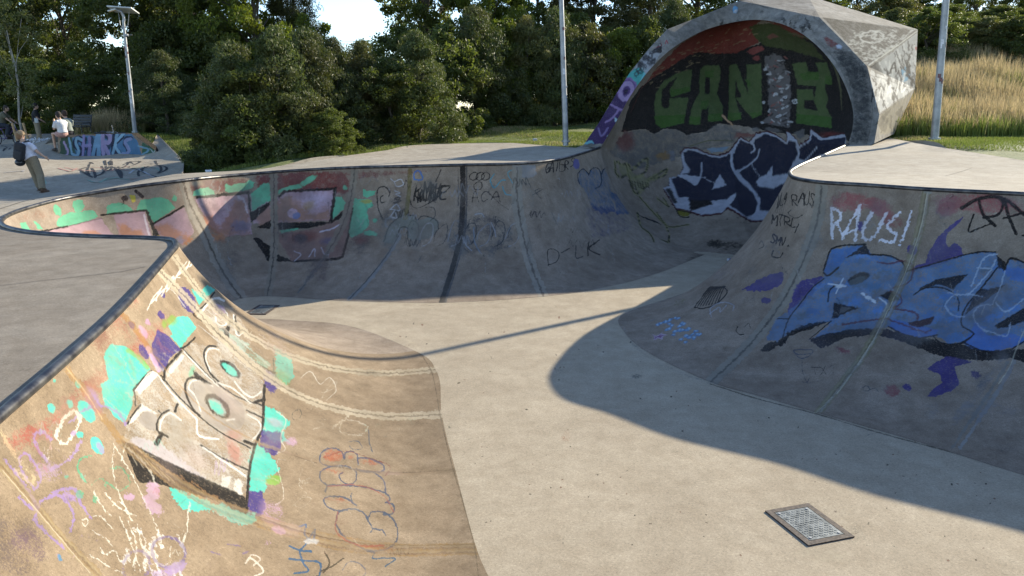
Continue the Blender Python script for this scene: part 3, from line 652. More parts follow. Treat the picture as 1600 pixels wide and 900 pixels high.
for i in range(26): x = 600 + r_.uniform(-40, 240); y = 760 + r_.uniform(-90, 130); P.S('ddd8cc', [(x, y), (x + r_.uniform(-10, 30), y + r_.uniform(20, 70))], r_.uniform(2, 6), .5, jit=4)
P.E('6d5a8a', 790, 790, 80, 70, 30, .55, ring=2.4, jit=3).E('6d5a8a', 640, 850, 60, 70, 30, .45, ring=2.2, jit=3).E(LP, 830, 860, 50, 24, -20, .7, soft=5, jit=5).E(LP, 760, 890, 60, 20, 0, .5, soft=6)
P.E('b896ad', 720, 500, 30, 44, -20, .75, soft=3, jit=6).E('b896ad', 705, 560, 26, 46, -30, .7, soft=3, jit=6).E('b896ad', 735, 590, 26, 30, -30, .7, soft=3, jit=6).E('b896ad', 605, 530, 30, 18, 10, .75, soft=3, jit=4)
P.S('d9cfbe', [(1160, 830), (1180, 800), (1220, 820), (1190, 850)], 3, .6)
P.Z(0, 0, 1)
P.S('6d5a8a', [(355, 850), (375, 853)], 3, .5).S('6d5a8a', [(330, 862), (345, 867)], 3, .5).S('6d5a8a', [(380, 865), (388, 862)], 4, .5).S('d9cfbe', [(384, 880), (390, 872), (402, 880), (412, 893), (398, 900)], 3, .75)
P.E('6a5b58', 20, 860, 60, 60, 0, .35, soft=30, jit=10).E('7d5a72', 45, 850, 30, 20, 40, .2, soft=12, jit=10).E('4f86a8', 94, 872, 3, 7, -30, .8)
# seams
seam(P, [(272, 400), (300, 440), (345, 490), (400, 530), (450, 555), (520, 575), (600, 583), (690, 577)], 9, 'b9aa8e', '5c5142', .72)
seam(P, [(250, 424), (290, 465), (340, 520), (400, 575), (455, 612), (520, 637), (600, 650), (692, 648)], 11, 'bfb095', '5c5142', .75)
P.E('d3c7ae', 700, 645, 10, 10, 0, .5, soft=8)
P.S(OCH, [(188, 487), (212, 515), (235, 548)], 8, .52, jit=3).S(OCH, [(235, 548), (270, 590), (330, 650), (420, 700)], 2, .5).S('9a8266', [(400, 690), (450, 708), (500, 722), (560, 735), (640, 740), (712, 734)], 5, .5, jit=1.5).S('6d5a45', [(400, 692), (500, 724), (600, 738), (712, 734)], 1, .6)
P.S(OCH, [(100, 572), (130, 608), (160, 650), (190, 690)], 11, .5, jit=4).S('d0b080', [(104, 575), (135, 615), (160, 655)], 1.5, .8)
for i in range(7): o = (i - 3) * 3.2; P.S(['a3814e', 'a98f66', '86694a'][i % 3], [(190, 690 + o), (300, 770 + o), (400, 812 + o), (500, 842 + o * 1.1), (600, 858 + o), (745, 858 + o * .8)], 3.2, .47, jit=2.5)
P.S('5a4632', [(190, 690), (300, 765), (400, 806), (500, 838), (600, 851), (742, 851)], 1.2, .55)
for i in range(5): o = (i - 2) * 4; P.S(['9a8058', 'a8946c', '7c6446'][i % 3], [(0, 725 + o), (40, 770 + o), (95, 838 + o), (160, 905 + o)], 4, .5, jit=3)
P.S('c6b89c', [(4, 735), (60, 800), (140, 895)], 1.3, .9).S('c9b48a', [(0, 672), (22, 710), (52, 745), (50, 755), (25, 735)], 7, .4, jit=4)
P.S('6b5c48', [(748, 905), (742, 858), (725, 790), (709, 736), (697, 690), (687, 645), (681, 610), (674, 580), (660, 556)], 1.6, .7, soft=1.8, jit=.4)
P.E('8a7a5e', 720, 800, 30, 90, -12, .25, soft=20, jit=8)
P.S('7a3c34', [(505, 715), (540, 705), (575, 715), (610, 730), (600, 745)], 1.6, .6).S('a8503c', [(512, 760), (560, 758), (600, 775), (615, 800)], 1.8, .6).S('a8503c', [(528, 800), (525, 830), (560, 852), (600, 852)], 2.0, .6)
for i in range(16):
    x, y = r_.uniform(435, 640), r_.uniform(590, 880); scrib(P, ['cbbfa6', 'cbbfa6', '54606c', '4a4238', '9a5a48', '7f9a80'][i % 6], x, y, r_.uniform(10, 34), r_.uniform(6, 22), r_.integers(4, 9), 1.1, .3, 100 + i)
for i in range(24):
    x, y = r_.uniform(20, 420), r_.uniform(640, 890)
    if y > 600 + (x - 40) * .3: scrib(P, ['d8d0bc', 'a285b8', '8fbfae', '5a4a66', 'c39ab8', 'b5604c', 'd8d0bc'][i % 7], x, y, r_.uniform(10, 40), r_.uniform(8, 30), r_.integers(4, 9), r_.uniform(1., 1.6), r_.uniform(.25, .42), 200 + i)
for i in range(20):
    x = r_.uniform(40, 300); y = 690 - x * .85 + r_.uniform(0, 60); P.S(['b5604c', 'a85848', '9a7a50'][i % 3], [(x, y), (x + r_.uniform(6, 24), y + r_.uniform(10, 34))], r_.uniform(1.5, 6), .3, soft=4, jit=5)
for i in range(70):
    x, y = r_.uniform(60, 680), r_.uniform(480, 900); P.E([CREAM, '8c7a5e', 'a58f70', '6b5d4b', 'b39a94'][i % 5], x, y, r_.uniform(8, 40), r_.uniform(5, 22), r_.uniform(20, 60), r_.uniform(.1, .3), soft=16, jit=10)
for i in range(60):
    x, y = r_.uniform(60, 620), r_.uniform(480, 880); P.S(['c9bda4', '5a4e40', 'b8a88c'][i % 3], [(x, y), (x + r_.uniform(10, 60), y + r_.uniform(5, 40))], .9, .45, jit=3)
P.bake(W_left, .62, .12)
P.bake(W_near, .62, .12)

# ============ pocket wall + far wall (pink letters, mint clouds)
P = Paint()
P.E('7a3a34', 340, 290, 60, 10, -4, .5, soft=8, jit=4).F('7a3530', [(400, 274), (470, 268), (545, 268), (547, 300), (500, 312), (440, 300), (400, 295)], .6, soft=8, jit=5).F('7a3530', [(556, 268), (700, 264), (640, 272), (560, 280)], .4, soft=6).E('8a6048', 250, 320, 70, 22, -10, .25, soft=16, jit=6).E('8a5038', 60, 335, 50, 10, -12, .3, soft=10)
P.Z(0, 225, .25)
P.E(MINT, 360, 415, 22, 40, -30, .95).E(MINT, 490, 385, 36, 40, 0, .95).F(MINT, [(355, 510), (360, 475), (430, 430), (500, 425), (580, 415), (610, 455), (500, 490), (400, 515)], .95, sm=1).F(MINT, [(120, 495), (160, 490), (205, 560), (150, 560)], .9).F(MINT, [(200, 475), (240, 495), (270, 535), (240, 535)], .9).E(MINT, 90, 545, 30, 14, 20, .8)
P.F(MINT, [(670, 450), (665, 390), (700, 370), (760, 370), (820, 395), (840, 420), (700, 435)], .93).F(MINT, [(850, 410), (880, 350), (940, 345), (1000, 330), (1050, 345), (1095, 400), (960, 490), (920, 415)], .93).E(MINT, 1088, 340, 16, 18, 0, .9).F('c7b730', [(810, 320), (842, 318), (850, 360), (825, 365)], .85).E('2d2326', 782, 340, 20, 18, 0, .85, soft=3).S('2d2326', [(850, 295), (890, 330)], 6, .7).S(BK, [(750, 325), (762, 345), (775, 370), (765, 378)], 1.5, .7)
P.F(PINK, [(250, 575), (270, 555), (400, 520), (630, 460), (720, 585)], .9).F(ORG, [(490, 580), (520, 545), (600, 540), (640, 575)], .7, soft=3)
P.S(BK, [(205, 562), (260, 548), (380, 522), (420, 516)], 3, .9).S(BK, [(400, 522), (540, 485), (650, 462)], 1.8, .5)
P.Z(180, 270, .15)
P.F(PINK, [(-20, 440), (310, 400), (385, 665), (50, 672)], .9).F(ORG, [(30, 545), (110, 530), (170, 600), (260, 590), (300, 665), (60, 672)], .8, soft=5, jit=4).S('e4dade', [(300, 440), (330, 560), (360, 660)], 3, .6)
P.S(BK, [(-150, 440), (0, 425), (180, 405), (320, 390), (345, 420)], 3.4, .92, sm=0).F('2a2826', [(320, 385), (350, 420), (390, 530), (410, 545), (460, 665), (405, 680), (370, 560), (330, 440)], .92)
P.F(PINK, [(405, 540), (720, 360), (820, 620), (700, 760), (650, 700), (480, 680)], .88).F(ORG, [(420, 560), (540, 530), (650, 620), (780, 650), (820, 700), (700, 770), (690, 700), (520, 690), (440, 600)], .7, soft=6, jit=5).S(BK, [(395, 530), (560, 440), (715, 345)], 3.2, .95, sm=0).E('c7a030', 445, 672, 35, 14, 0, .9).E('6d7f9a', 680, 700, 36, 40, 0, .5, soft=4, jit=4)
P.F(PINK, [(830, 275), (1380, 225), (1410, 510), (1430, 640), (1150, 660), (1000, 560), (900, 400)], .85).F('a0694f', [(1250, 290), (1370, 290), (1400, 480), (1400, 640), (1100, 650), (940, 560), (860, 430), (1000, 440), (1080, 560), (1180, 440)], .75, soft=6, jit=6).F(ORG, [(940, 590), (1060, 640), (1180, 600), (1130, 720), (1000, 700), (930, 660)], .7, soft=8, jit=5)
P.E('54443f', 1020, 380, 110, 60, 0, .4, soft=10, jit=8).E('5a6a92', 1310, 560, 90, 65, 0, .55, soft=6, jit=6).S('d5c9d2', [(1285, 250), (1340, 280), (1372, 420)], 3.5, .7, jit=3)
P.F(BK, [(835, 250), (1100, 215), (1390, 195), (1410, 230), (1420, 430), (1600, 300), (1600, 370), (1440, 500), (1420, 520), (1405, 470), (1375, 225), (1100, 245), (840, 270)], .96)
P.F(MINT, [(815, 190), (880, 165), (970, 150), (1030, 190), (1040, 225), (815, 240)], .93).F(MINT, [(1140, 130), (1160, 110), (1200, 140), (1260, 115), (1360, 105), (1400, 70), (1450, 100), (1440, 150), (1380, 180), (1200, 205), (1150, 190)], .93).E('9a927e', 850, 110, 60, 30, 0, .7, soft=5)
P.F(MINT, [(1420, 220), (1520, 130), (1600, 105), (1650, 180), (1600, 300), (1425, 415)], .93)
P.Z(360, 250, .1778)
P.F(PINK, [(170, 300), (350, 370), (470, 285), (930, 260), (880, 530), (430, 550), (200, 560)], .8).F('9a7056', [(200, 480), (360, 400), (500, 320), (600, 350), (700, 480), (870, 440), (870, 530), (430, 550), (260, 590)], .75, soft=6, jit=6).E('c9b4cf', 750, 340, 130, 60, -8, .6, soft=14, jit=8).E('c9a8bc', 545, 465, 42, 42, 0, .8).E('6478a8', 580, 490, 34, 30, 0, .8).E('a8883c', 690, 400, 50, 36, -20, .5, soft=5)
P.F(MINT, [(180, 300), (230, 260), (290, 205), (350, 215), (375, 260), (350, 350), (195, 450)], .93).F(MINT, [(420, 265), (520, 225), (600, 215), (640, 245), (470, 270), (420, 300)], .9).E(MINT, 685, 180, 80, 26, -30, .9).F(MINT, [(930, 320), (975, 320), (1010, 380), (1000, 430), (890, 520)], .9).E(MINT, 1005, 245, 20, 18, 0, .9)
P.F(BK, [(185, 460), (350, 360), (350, 395), (195, 545), (175, 480)], .96).F(BK, [(420, 320), (470, 268), (940, 238), (925, 330), (890, 550), (700, 600), (420, 610), (230, 595), (350, 530), (420, 555), (800, 545), (865, 545), (905, 265), (480, 285), (425, 345)], .95)
P.F('8a6a60', [(440, 650), (700, 610), (985, 520), (1070, 440), (990, 850), (540, 890), (420, 700)], .7, soft=4).F(BK, [(890, 530), (990, 450), (985, 500), (880, 560)], .95).S(BK, [(1078, 430), (1040, 650), (985, 850), (930, 870), (560, 890)], 3.6, .92, sm=0).F(BK, [(205, 685), (240, 680), (350, 760), (350, 820), (420, 830), (550, 890), (420, 890), (330, 890)], .93)
P.E('7a4038', 640, 680, 120, 42, -8, .6, soft=5).E('4a4a50', 615, 690, 60, 40, 0, .7, soft=4).E('5b5b80', 860, 710, 60, 26, -10, .5, soft=5).F(MINT, [(430, 620), (560, 600), (620, 610), (450, 640)], .7).S('cfc8d4', [(790, 630), (880, 610), (970, 560)], 2, .7).S('cfc8d4', [(560, 800), (620, 830), (560, 890)], 1.2, .7).S('cfc8d4', [(690, 850), (740, 780), (740, 850)], 1.6, .7).S('cfc8d4', [(800, 770), (830, 830), (860, 830)], 1.4, .7)
P.F(MINT, [(1075, 340), (1140, 340), (1230, 350), (1255, 400), (1200, 440), (1215, 530), (1215, 580), (1140, 650), (1060, 685), (1040, 640), (1080, 430)], .9).F(MINT, [(1165, 250), (1200, 270), (1280, 270), (1260, 310), (1200, 335), (1165, 320)], .8).E(MINT, 1230, 645, 60, 22, 10, .8).E(MINT, 1272, 530, 20, 20, 0, .8).E('a89a30', 1195, 365, 50, 16, 0, .7).E('7a2f28', 1150, 700, 60, 30, 0, .55, soft=8, jit=4)
P.S('1a1a1c', [(1340, 525), (1305, 440), (1290, 330), (1300, 250), (1350, 232), (1400, 280), (1390, 320)], 1.8, .8).S('1a1a1c', [(1345, 310), (1315, 340), (1330, 375), (1355, 370)], 1.5, .8).S('1a1a1c', [(1430, 380), (1500, 360), (1440, 340), (1490, 330), (1440, 400)], 1.6, .7)
P.S('cdcdd0', [(1410, 165), (1440, 190), (1500, 170), (1520, 215), (1460, 230), (1440, 190)], 1.6, .8).S('cdcdd0', [(1445, 270), (1490, 290), (1450, 300), (1495, 320)], 1.5, .7).S('cdcdd0', [(1400, 435), (1490, 440), (1460, 390), (1410, 430)], 1.6, .8).S('cdcdd0', [(1410, 500), (1460, 510), (1440, 455), (1405, 500)], 1.6, .8).E('8d8d90', 1400, 550, 42, 42, 0, .6, ring=1)
P.S('77777a', [(1190, 130), (1145, 170), (1170, 220), (1220, 190), (1250, 150), (1300, 190)], 1.3, .5)
P.Z(400, 225, .25)
P.T('101012', 'KNAVE', 985, 360, 42, -4, 12, -85, 2.6, .8).T('101012', 'WMKA', 1000, 365, 44, -6, 4, -95, 2.2, .65).S('101012', [(960, 350), (990, 400), (1080, 370), (1150, 320), (1215, 262), (1130, 280)], 1.6, .7)
P.F('7d8076', [(800, 610), (830, 520), (900, 450), (980, 445), (1010, 480), (1080, 455), (1140, 490), (1100, 580), (960, 590), (940, 520), (900, 540), (850, 620)], .6, sm=1, jit=3).S('17171a', [(800, 610), (830, 520), (910, 450), (990, 450), (1005, 475), (1040, 450), (1130, 480), (1140, 530)], 1.6, .75).S('17171a', [(880, 580), (910, 520), (945, 525), (950, 580)], 1.6, .7).S('17171a', [(1060, 395), (1110, 400), (1120, 450), (1090, 480)], 1.5, .6)
for i in range(8): x = 930 + i * 90; P.S(['26262a', 'b9b9bb'][i % 2], [(x, 620 - i * 4), (x + 10, 560), (x + 45, 480 + (i % 3) * 20), (x + 80, 500), (x + 85, 560), (x + 60, 620), (x + 20, 640)], 1.3, .5)
P.S('2f6fb5', [(990, 225), (990, 185), (1012, 165), (1035, 190), (1038, 222), (990, 222)], 2.2, .85).S('1c1c1f', [(1155, 160), (1140, 200), (1125, 235)], 2, .7)
for r0, c0 in ((1360, 195), (1400, 195), (1435, 195), (1388, 255)): P.S('17171a', [(r0 - 25, c0), (r0 - 22, c0 + 25), (r0, c0 + 30), (r0 + 22, c0 + 20), (r0 + 22, c0 - 10), (r0, c0 - 18), (r0 - 25, c0)], 1.5, .8)
P.S('3f9fb0', [(1490, 185), (1465, 230), (1490, 275), (1530, 230), (1560, 225)], 1.6, .85).S('3f9fb0', [(1540, 265), (1560, 310), (1600, 320)], 1.6, .8).S('3f9fb0', [(1620, 150), (1575, 180), (1600, 240), (1620, 300)], 1.6, .8).T('1e1e22', 'ACA', 1350, 360, 60, -5, 0, -55, 1.4, .6).S('1e1e22', [(1450, 300), (1520, 370), (1580, 410)], 1.3, .6)
P.S('c4c4c8', [(1370, 440), (1410, 435), (1425, 455)], 1.4, .8).S('c4c4c8', [(1290, 585), (1320, 640), (1350, 665)], 1.5, .8).S('c4c4c8', [(1470, 490), (1490, 540), (1500, 580)], 1.5, .7).S('9fb0c4', [(1360, 520), (1370, 620), (1410, 690)], 1.2, .6)
P.Z(0, 0, 1)
P.E('37434b', 750, 365, 60, 34, 0, .35, soft=16, jit=8).E('6c6a60', 620, 360, 50, 30, 0, .25, soft=16, jit=8)
# seams of the far wall
seam(P, [(287, 285), (297, 320), (318, 360), (338, 405), (358, 440), (378, 467)], 16, '93897a', '4a4238', .95)
P.E('93897a', 300, 340, 9, 25, -20, .3, soft=6)
seam(P, [(428, 270), (428, 320), (428, 390), (424, 430), (418, 462)], 11, '857b6c', '45413d', .95)
seam(P, [(554, 264), (548, 310), (535, 352), (515, 390)], 11, '857b6c', '45413d', .85); seam(P, [(515, 390), (490, 425), (465, 458)], 5, '77736d', '45413d', .7)
P.S('6f6538', [(641, 264), (638, 310), (633, 340)], 7, .6).S('868683', [(625, 368), (605, 400), (575, 440), (545, 468)], 6, .75, jit=2).S('2c2c2e', [(625, 365), (602, 402), (573, 438), (545, 468)], 1.3, .8)
P.S('22201f', [(723, 261), (723, 320), (719, 370), (708, 415), (690, 472)], 8, .93, jit=1).S('4b4b4d', [(729, 261), (729, 320), (725, 370), (714, 415), (696, 472)], 2.4, .7).S('3b3330', [(716, 264), (716, 320)], 2, .5)
P.F('8f8f92', [(800, 258), (836, 257), (838, 272), (824, 280), (803, 268)], .8, jit=3)
seam(P, [(808, 262), (808, 310), (818, 370), (832, 420), (850, 464)], 15, '948b7c', '5a5049', .9)
P.T('101012', 'GATERS', 852, 270, 7.5, -1.5, 2, -16, 1.6, .85).E('5a5490', 901, 256, 5, 8, 0, .8)
P.F('35597c', [(903, 285), (905, 270), (912, 265), (920, 272), (922, 265), (932, 262), (938, 270), (944, 263), (950, 268), (956, 300), (962, 330), (940, 335), (925, 325), (915, 300)], .42, jit=3).F('3a3563', [(915, 320), (960, 325), (990, 345), (985, 360), (940, 372), (925, 375), (918, 350)], .34, soft=6, jit=4).F('2c5078', [(955, 300), (975, 305), (985, 335), (965, 335)], .5, jit=3)
P.S('101622', [(905, 287), (903, 272), (912, 264), (920, 272)], 1.4, .9).S('101622', [(920, 274), (924, 264), (933, 262), (939, 272), (938, 290), (930, 294)], 1.4, .9).S('101622', [(940, 272), (945, 263), (951, 268)], 1.4, .9).S('17171a', [(832, 305), (848, 295), (836, 298), (845, 310)], 1.3, .6)
P.T('19191c', 'D-LK', 858, 412, 20, -4, -3, -20, 1.7, .85).S('25252a', [(865, 290), (880, 310), (900, 345), (925, 370)], 1.4, .4).S('25252a', [(850, 300), (870, 350), (890, 380)], 1.2, .35)
for i in range(130):
    x, y = r_.uniform(300, 960), r_.uniform(268, 465); P.E(['6e6c68', '5a5856', '7c7a74', '45444a', '6a5850'][i % 5], x, y, r_.uniform(5, 34), r_.uniform(4, 18), r_.uniform(60, 110), r_.uniform(.1, .3), soft=12, jit=8)
for i in range(110):
    x, y = r_.uniform(300, 960), r_.uniform(268, 430); P.S(['a5a39e', '2c2b2c', '8c8a86', '1c1c1e'][i % 4], [(x, y), (x + r_.uniform(-7, 7), y + r_.uniform(4, 20))], .9, .5, jit=3)
for i in range(14): scrib(P, ['1d1d20', '8f8f92'][i % 2], r_.uniform(560, 900), r_.uniform(275, 380), r_.uniform(18, 46), r_.uniform(8, 20), 9, 1.2, .5, 40 + i)
PF = P
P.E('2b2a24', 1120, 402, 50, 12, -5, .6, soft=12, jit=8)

# ============ capsule inside (continues on the far wall)
Q = Paint()
Q.Z(1000, 20, .2444)
Q.F('0f0f12', [(-120, 760), (-60, 560), (0, 480), (80, 420), (150, 370), (330, 250), (620, 250), (760, 200), (900, 130), (1150, 150), (1380, 400), (1400, 900), (1300, 790), (900, 770), (640, 720), (500, 710), (420, 760), (300, 780), (230, 745), (160, 740), (90, 775), (30, 740)], .99, jit=2)
Q.F('6d2a20', [(-60, 640), (0, 500), (110, 350), (260, 200), (420, 100), (600, 45), (780, 40), (720, 100), (760, 190), (620, 255), (480, 262), (370, 250), (260, 300), (160, 370), (60, 430), (10, 480)], .97).F('39421c', [(700, 90), (770, 70), (900, 75), (980, 130), (1100, 200), (1180, 300), (960, 240), (800, 210), (740, 170)], .95, jit=3).F('6d2a20', [(780, 45), (950, 75), (1020, 120), (1080, 170), (1000, 150), (900, 90)], .8, jit=4)
Q.F('7d3a34', [(680, 250), (730, 220), (780, 210), (795, 235), (720, 270)], .9).E('7d3a34', 745, 290, 24, 14, 0, .9).F('6d4034', [(810, 150), (850, 130), (890, 155), (830, 170)], .9)
for i in range(60):
    t = r_.uniform(0, 1); x = 60 + t * 700; y = 400 - 330 * math.sin(t * 1.5) + r_.uniform(-20, 130)
    Q.S('8f7d5a', [(x, y), (x + r_.uniform(8, 28), y - r_.uniform(2, 12))], 1.1, .6)
for k in range(4): Q.S('5a5a3c', [(950 + k * 14, 130), (1120 + k * 14, 190 + k * 6), (1230 + k * 12, 330 + k * 20), (1290, 500 + k * 40)], 1.3, .6)
G1, G2_ = '44552c', '34561a'
Q.F(G1, [(100, 520), (150, 440), (230, 390), (332, 358), (322, 500), (200, 540), (190, 490), (240, 410), (180, 450), (140, 500), (135, 590), (155, 612), (185, 605), (190, 548), (310, 540), (280, 700), (140, 735), (100, 700), (92, 600)], 1).F(G2_, [(95, 660), (290, 650), (280, 705), (140, 738), (100, 710)], 1).F(G2_, [(200, 490), (320, 470), (318, 502), (195, 540)], .9)
Q.F(G1, [(385, 360), (420, 338), (500, 335), (515, 360), (508, 440), (490, 520), (530, 600), (525, 690), (435, 695), (440, 600), (395, 610), (385, 715), (315, 710), (330, 610), (385, 500), (378, 430)], 1).F('0f0f12', [(420, 410), (448, 408), (445, 520), (412, 518)], 1).F(G2_, [(318, 660), (388, 665), (385, 715), (315, 712)], 1).F(G2_, [(438, 650), (528, 640), (525, 692), (436, 696)], 1).F(G2_, [(415, 370), (470, 365), (468, 415), (415, 410)], .8).F(G2_, [(390, 565), (440, 560), (430, 615), (385, 620)], .8)
Q.F(G1, [(572, 335), (620, 330), (690, 520), (680, 330), (775, 325), (780, 650), (715, 675), (610, 545), (645, 680), (565, 690)], 1).F(G2_, [(565, 640), (645, 640), (645, 682), (565, 690)], 1).F('0f0f12', [(610, 430), (650, 540), (608, 545)], 1).F(G2_, [(672, 425), (700, 425), (712, 470), (690, 465)], .8).F(G2_, [(700, 640), (780, 630), (778, 655), (715, 678)], .8)
Q.F(G1, [(970, 325), (1060, 315), (1075, 385), (1145, 380), (1120, 318), (1190, 318), (1215, 380), (1230, 455), (1180, 458), (1200, 560), (1185, 600), (1220, 660), (1225, 735), (1000, 705), (1005, 490), (1105, 488), (1110, 555), (1050, 560), (1050, 610), (1140, 630), (1110, 560), (1130, 470), (1010, 460)], 1).F(G2_, [(1000, 645), (1225, 665), (1225, 735), (1000, 705)], 1).F(G2_, [(1020, 395), (1080, 375), (1140, 380), (1145, 430), (1040, 430)], .8).F(G2_, [(1185, 400), (1222, 400), (1230, 455), (1180, 458)], .8)
Q.F('5f5a58', [(790, 280), (850, 265), (905, 275), (910, 310), (960, 400), (965, 520), (955, 735), (800, 710), (775, 690), (840, 650), (815, 580), (825, 470), (815, 400)], .92, jit=4)
for i in range(90): x, y = r_.uniform(815, 955), r_.uniform(290, 720); Q.S(['a8a6a4', '262224', '7d4a44', '8f8c8a', '3d3a3a'][i % 5], [(x, y), (x + r_.uniform(-28, 28), y + r_.uniform(-18, 18))], r_.uniform(1, 3.2), .8)
for x, y in ((800, 360), (790, 572), (860, 525), (870, 520), (905, 555), (930, 538), (895, 655), (880, 665), (780, 700), (940, 600), (915, 610)): Q.E('c8c8c8', x, y, 9, 8, 0, .9).E('3a3a40', x, y, 4, 4, 0, .9)
Q.E('c8c8c8', 990, 565, 13, 13, 0, .9, ring=.6).S('c8c8c8', [(985, 572), (996, 558)], 1, .9)
Q.S('b08a66', [(530, 660), (560, 690), (592, 716)], 2.6, .95).S('b08a66', [(530, 660), (545, 675)], 4, .95)
Q.F('5c5957', [(-200, 900), (-100, 760), (30, 745), (90, 775), (160, 745), (235, 745), (290, 780), (400, 770), (480, 715), (560, 720), (650, 760), (800, 790), (600, 830), (300, 900), (0, 1000)], .5, jit=3).F('7a4038', [(620, 765), (720, 765), (780, 790), (600, 800)], .5, soft=4)
Q.E('6a6562', 740, 745, 22, 14, 0, .8).E('5d5957', 850, 748, 50, 14, 8, .8).F('5d5957', [(985, 765), (1050, 740), (1050, 790), (1020, 810)], .8).E('7a2a24', 1220, 780, 60, 16, 0, .5, soft=5)
Q.Z(940, 190, .2556)
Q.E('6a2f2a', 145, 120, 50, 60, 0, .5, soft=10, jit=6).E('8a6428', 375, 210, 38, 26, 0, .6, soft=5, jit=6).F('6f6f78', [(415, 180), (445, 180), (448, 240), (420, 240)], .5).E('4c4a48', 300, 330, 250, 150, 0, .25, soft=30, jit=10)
NV = '141a30'; WO = '9a9ba4'; MR = '3c1018'
out1 = [(415, 345), (480, 330), (500, 280), (490, 240), (485, 200), (510, 165), (580, 170), (650, 200), (720, 212), (780, 190), (850, 100), (905, 130), (950, 75), (1010, 65), (1070, 85), (1130, 130), (1135, 60), (1190, 110), (1210, 150), (1270, 110), (1280, 50), (1350, 100), (1490, 78), (1500, 200), (1250, 400), (1050, 600), (915, 602), (770, 520), (735, 555), (620, 570), (540, 545), (455, 525), (380, 405), (415, 390)]
Q.F(MR, [(x - 3, y - 10) if y < 300 else (x - 4, y + 12) for x, y in out1], .95).F(WO, out1, .98)
for pl in ([(500, 190), (530, 175), (590, 185), (660, 212), (720, 222), (790, 195), (790, 260), (840, 350), (930, 440), (955, 500), (940, 570), (885, 580), (780, 510), (820, 460), (820, 435), (760, 475), (665, 485), (680, 505), (540, 540), (528, 460), (470, 465), (425, 350), (470, 335), (575, 385), (610, 340), (490, 320), (530, 315), (540, 290), (505, 240)],
           [(805, 200), (850, 110), (925, 145), (940, 110), (1000, 75), (1070, 95), (1130, 140), (1150, 110), (1185, 125), (1200, 200), (1160, 270), (1145, 300), (1130, 325), (1040, 340), (1050, 410), (1125, 370), (1060, 550), (970, 545), (965, 460), (910, 390), (830, 305), (850, 290), (900, 265), (820, 300), (800, 250)],
           [(1210, 165), (1280, 115), (1285, 75), (1340, 115), (1490, 95), (1490, 150), (1250, 245), (1205, 220), (1215, 190)], [(1150, 300), (1200, 270), (1220, 270), (1140, 330)]):
    Q.F(NV, pl, 1)
Q.F('0c0c0f', [(390, 415), (420, 405), (465, 495), (445, 505)], .95).F('0e0e12', [(535, 480), (660, 480), (680, 505), (545, 545)], .9)
for st, w in (([(612, 250), (610, 310), (575, 385), (520, 340), (470, 330)], 2.4), ([(965, 170), (950, 220), (900, 265), (830, 310)], 2.2), ([(1320, 155), (1280, 200), (1240, 245)], 1.8), ([(930, 140), (935, 170), (915, 190)], 2.4), ([(795, 180), (795, 270), (850, 360), (940, 440), (965, 490), (940, 560), (900, 590)], 3), ([(1000, 350), (1060, 335), (1150, 320)], 2.2)): Q.S(WO, st, w, .97)
Q.F(WO, [(720, 318), (762, 388), (675, 414)], 1).F(WO, [(945, 370), (960, 345), (1010, 320), (1045, 268), (1040, 350), (1060, 412), (960, 395)], 1).F(WO, [(670, 485), (760, 480), (820, 437), (800, 490), (770, 520), (680, 515)], 1).F('6d7d8a', [(640, 165), (780, 152), (740, 185), (670, 190)], .9)
for i in range(8): Q.E('b5b5bb', 615 + i * 10, 337 + i * 5, 3, 3, 0, .9).E('b5b5bb', 918 + i * 6, 268 + i * 9, 3, 3, 0, .9)
Q.S('5f5c30', [(540, 150), (650, 118), (800, 115)], 1.4, .6).E('6a6410', 500, 560, 40, 18, 10, .85).S(BK, [(455, 540), (480, 580), (540, 580), (545, 560), (500, 548), (455, 540)], 2, .8)
# loose cream and black wall tag
for st in ([(80, 240), (95, 330), (150, 330), (170, 270), (110, 255), (80, 240)], [(150, 270), (210, 440), (270, 400), (290, 350)], [(180, 300), (280, 225), (270, 300), (200, 350)], [(300, 350), (400, 290), (380, 330), (300, 350)], [(230, 460), (320, 560), (410, 640), (530, 630)], [(220, 560), (240, 640), (300, 690), (320, 735)], [(340, 560), (400, 650), (410, 735), (360, 720)], [(340, 470), (410, 520), (380, 470)]):
    Q.S('8a8255', st, 4.5, .5, jit=2).S('0e0e10', st, 1.6, .85)
Q.F('7d7850', [(100, 250), (160, 280), (200, 320), (290, 340), (380, 300), (330, 350), (280, 400), (220, 430), (170, 340), (110, 320)], .4, jit=3)
for i in range(8): Q.S('0e0e10', [(170 + i * 16, 360 + i * 2), (178 + i * 16, 400 + (i % 3) * 8)], 1.6, .7)
for i in range(6): Q.S('17171a', [(230 + i * 20, 570 + i * 8), (260 + i * 20, 590 + i * 8)], 2, .6)
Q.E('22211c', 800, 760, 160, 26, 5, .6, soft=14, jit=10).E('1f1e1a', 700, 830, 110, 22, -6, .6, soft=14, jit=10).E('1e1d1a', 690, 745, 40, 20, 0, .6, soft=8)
Q.T('1b1b20', 'DCTTUS', 670, 640, 44, -4, 0, -40, 1.3, .5)
Q.Z(0, 0, 1)
PF.L += [l for l in Q.L if l[2].min() < 1015 and (l[2][0] if l[2].ndim == 1 else l[2][:, 0].min()) < 1015 and (l[2][1] if l[2].ndim == 1 else l[2][:, 1].max()) > 225]
# under-paint and far wall marks also run into the shell
Q.L = [l for l in PF.L if (l[2][0] if l[2].ndim == 1 else l[2][:, 0].max()) > 895 and l not in Q.L] + Q.L if False else Q.L
Q.bake(DOME, 1.05, .1); PF.bake(W_far, .92, .12); PF.bake(W_pocket, .72, .1)

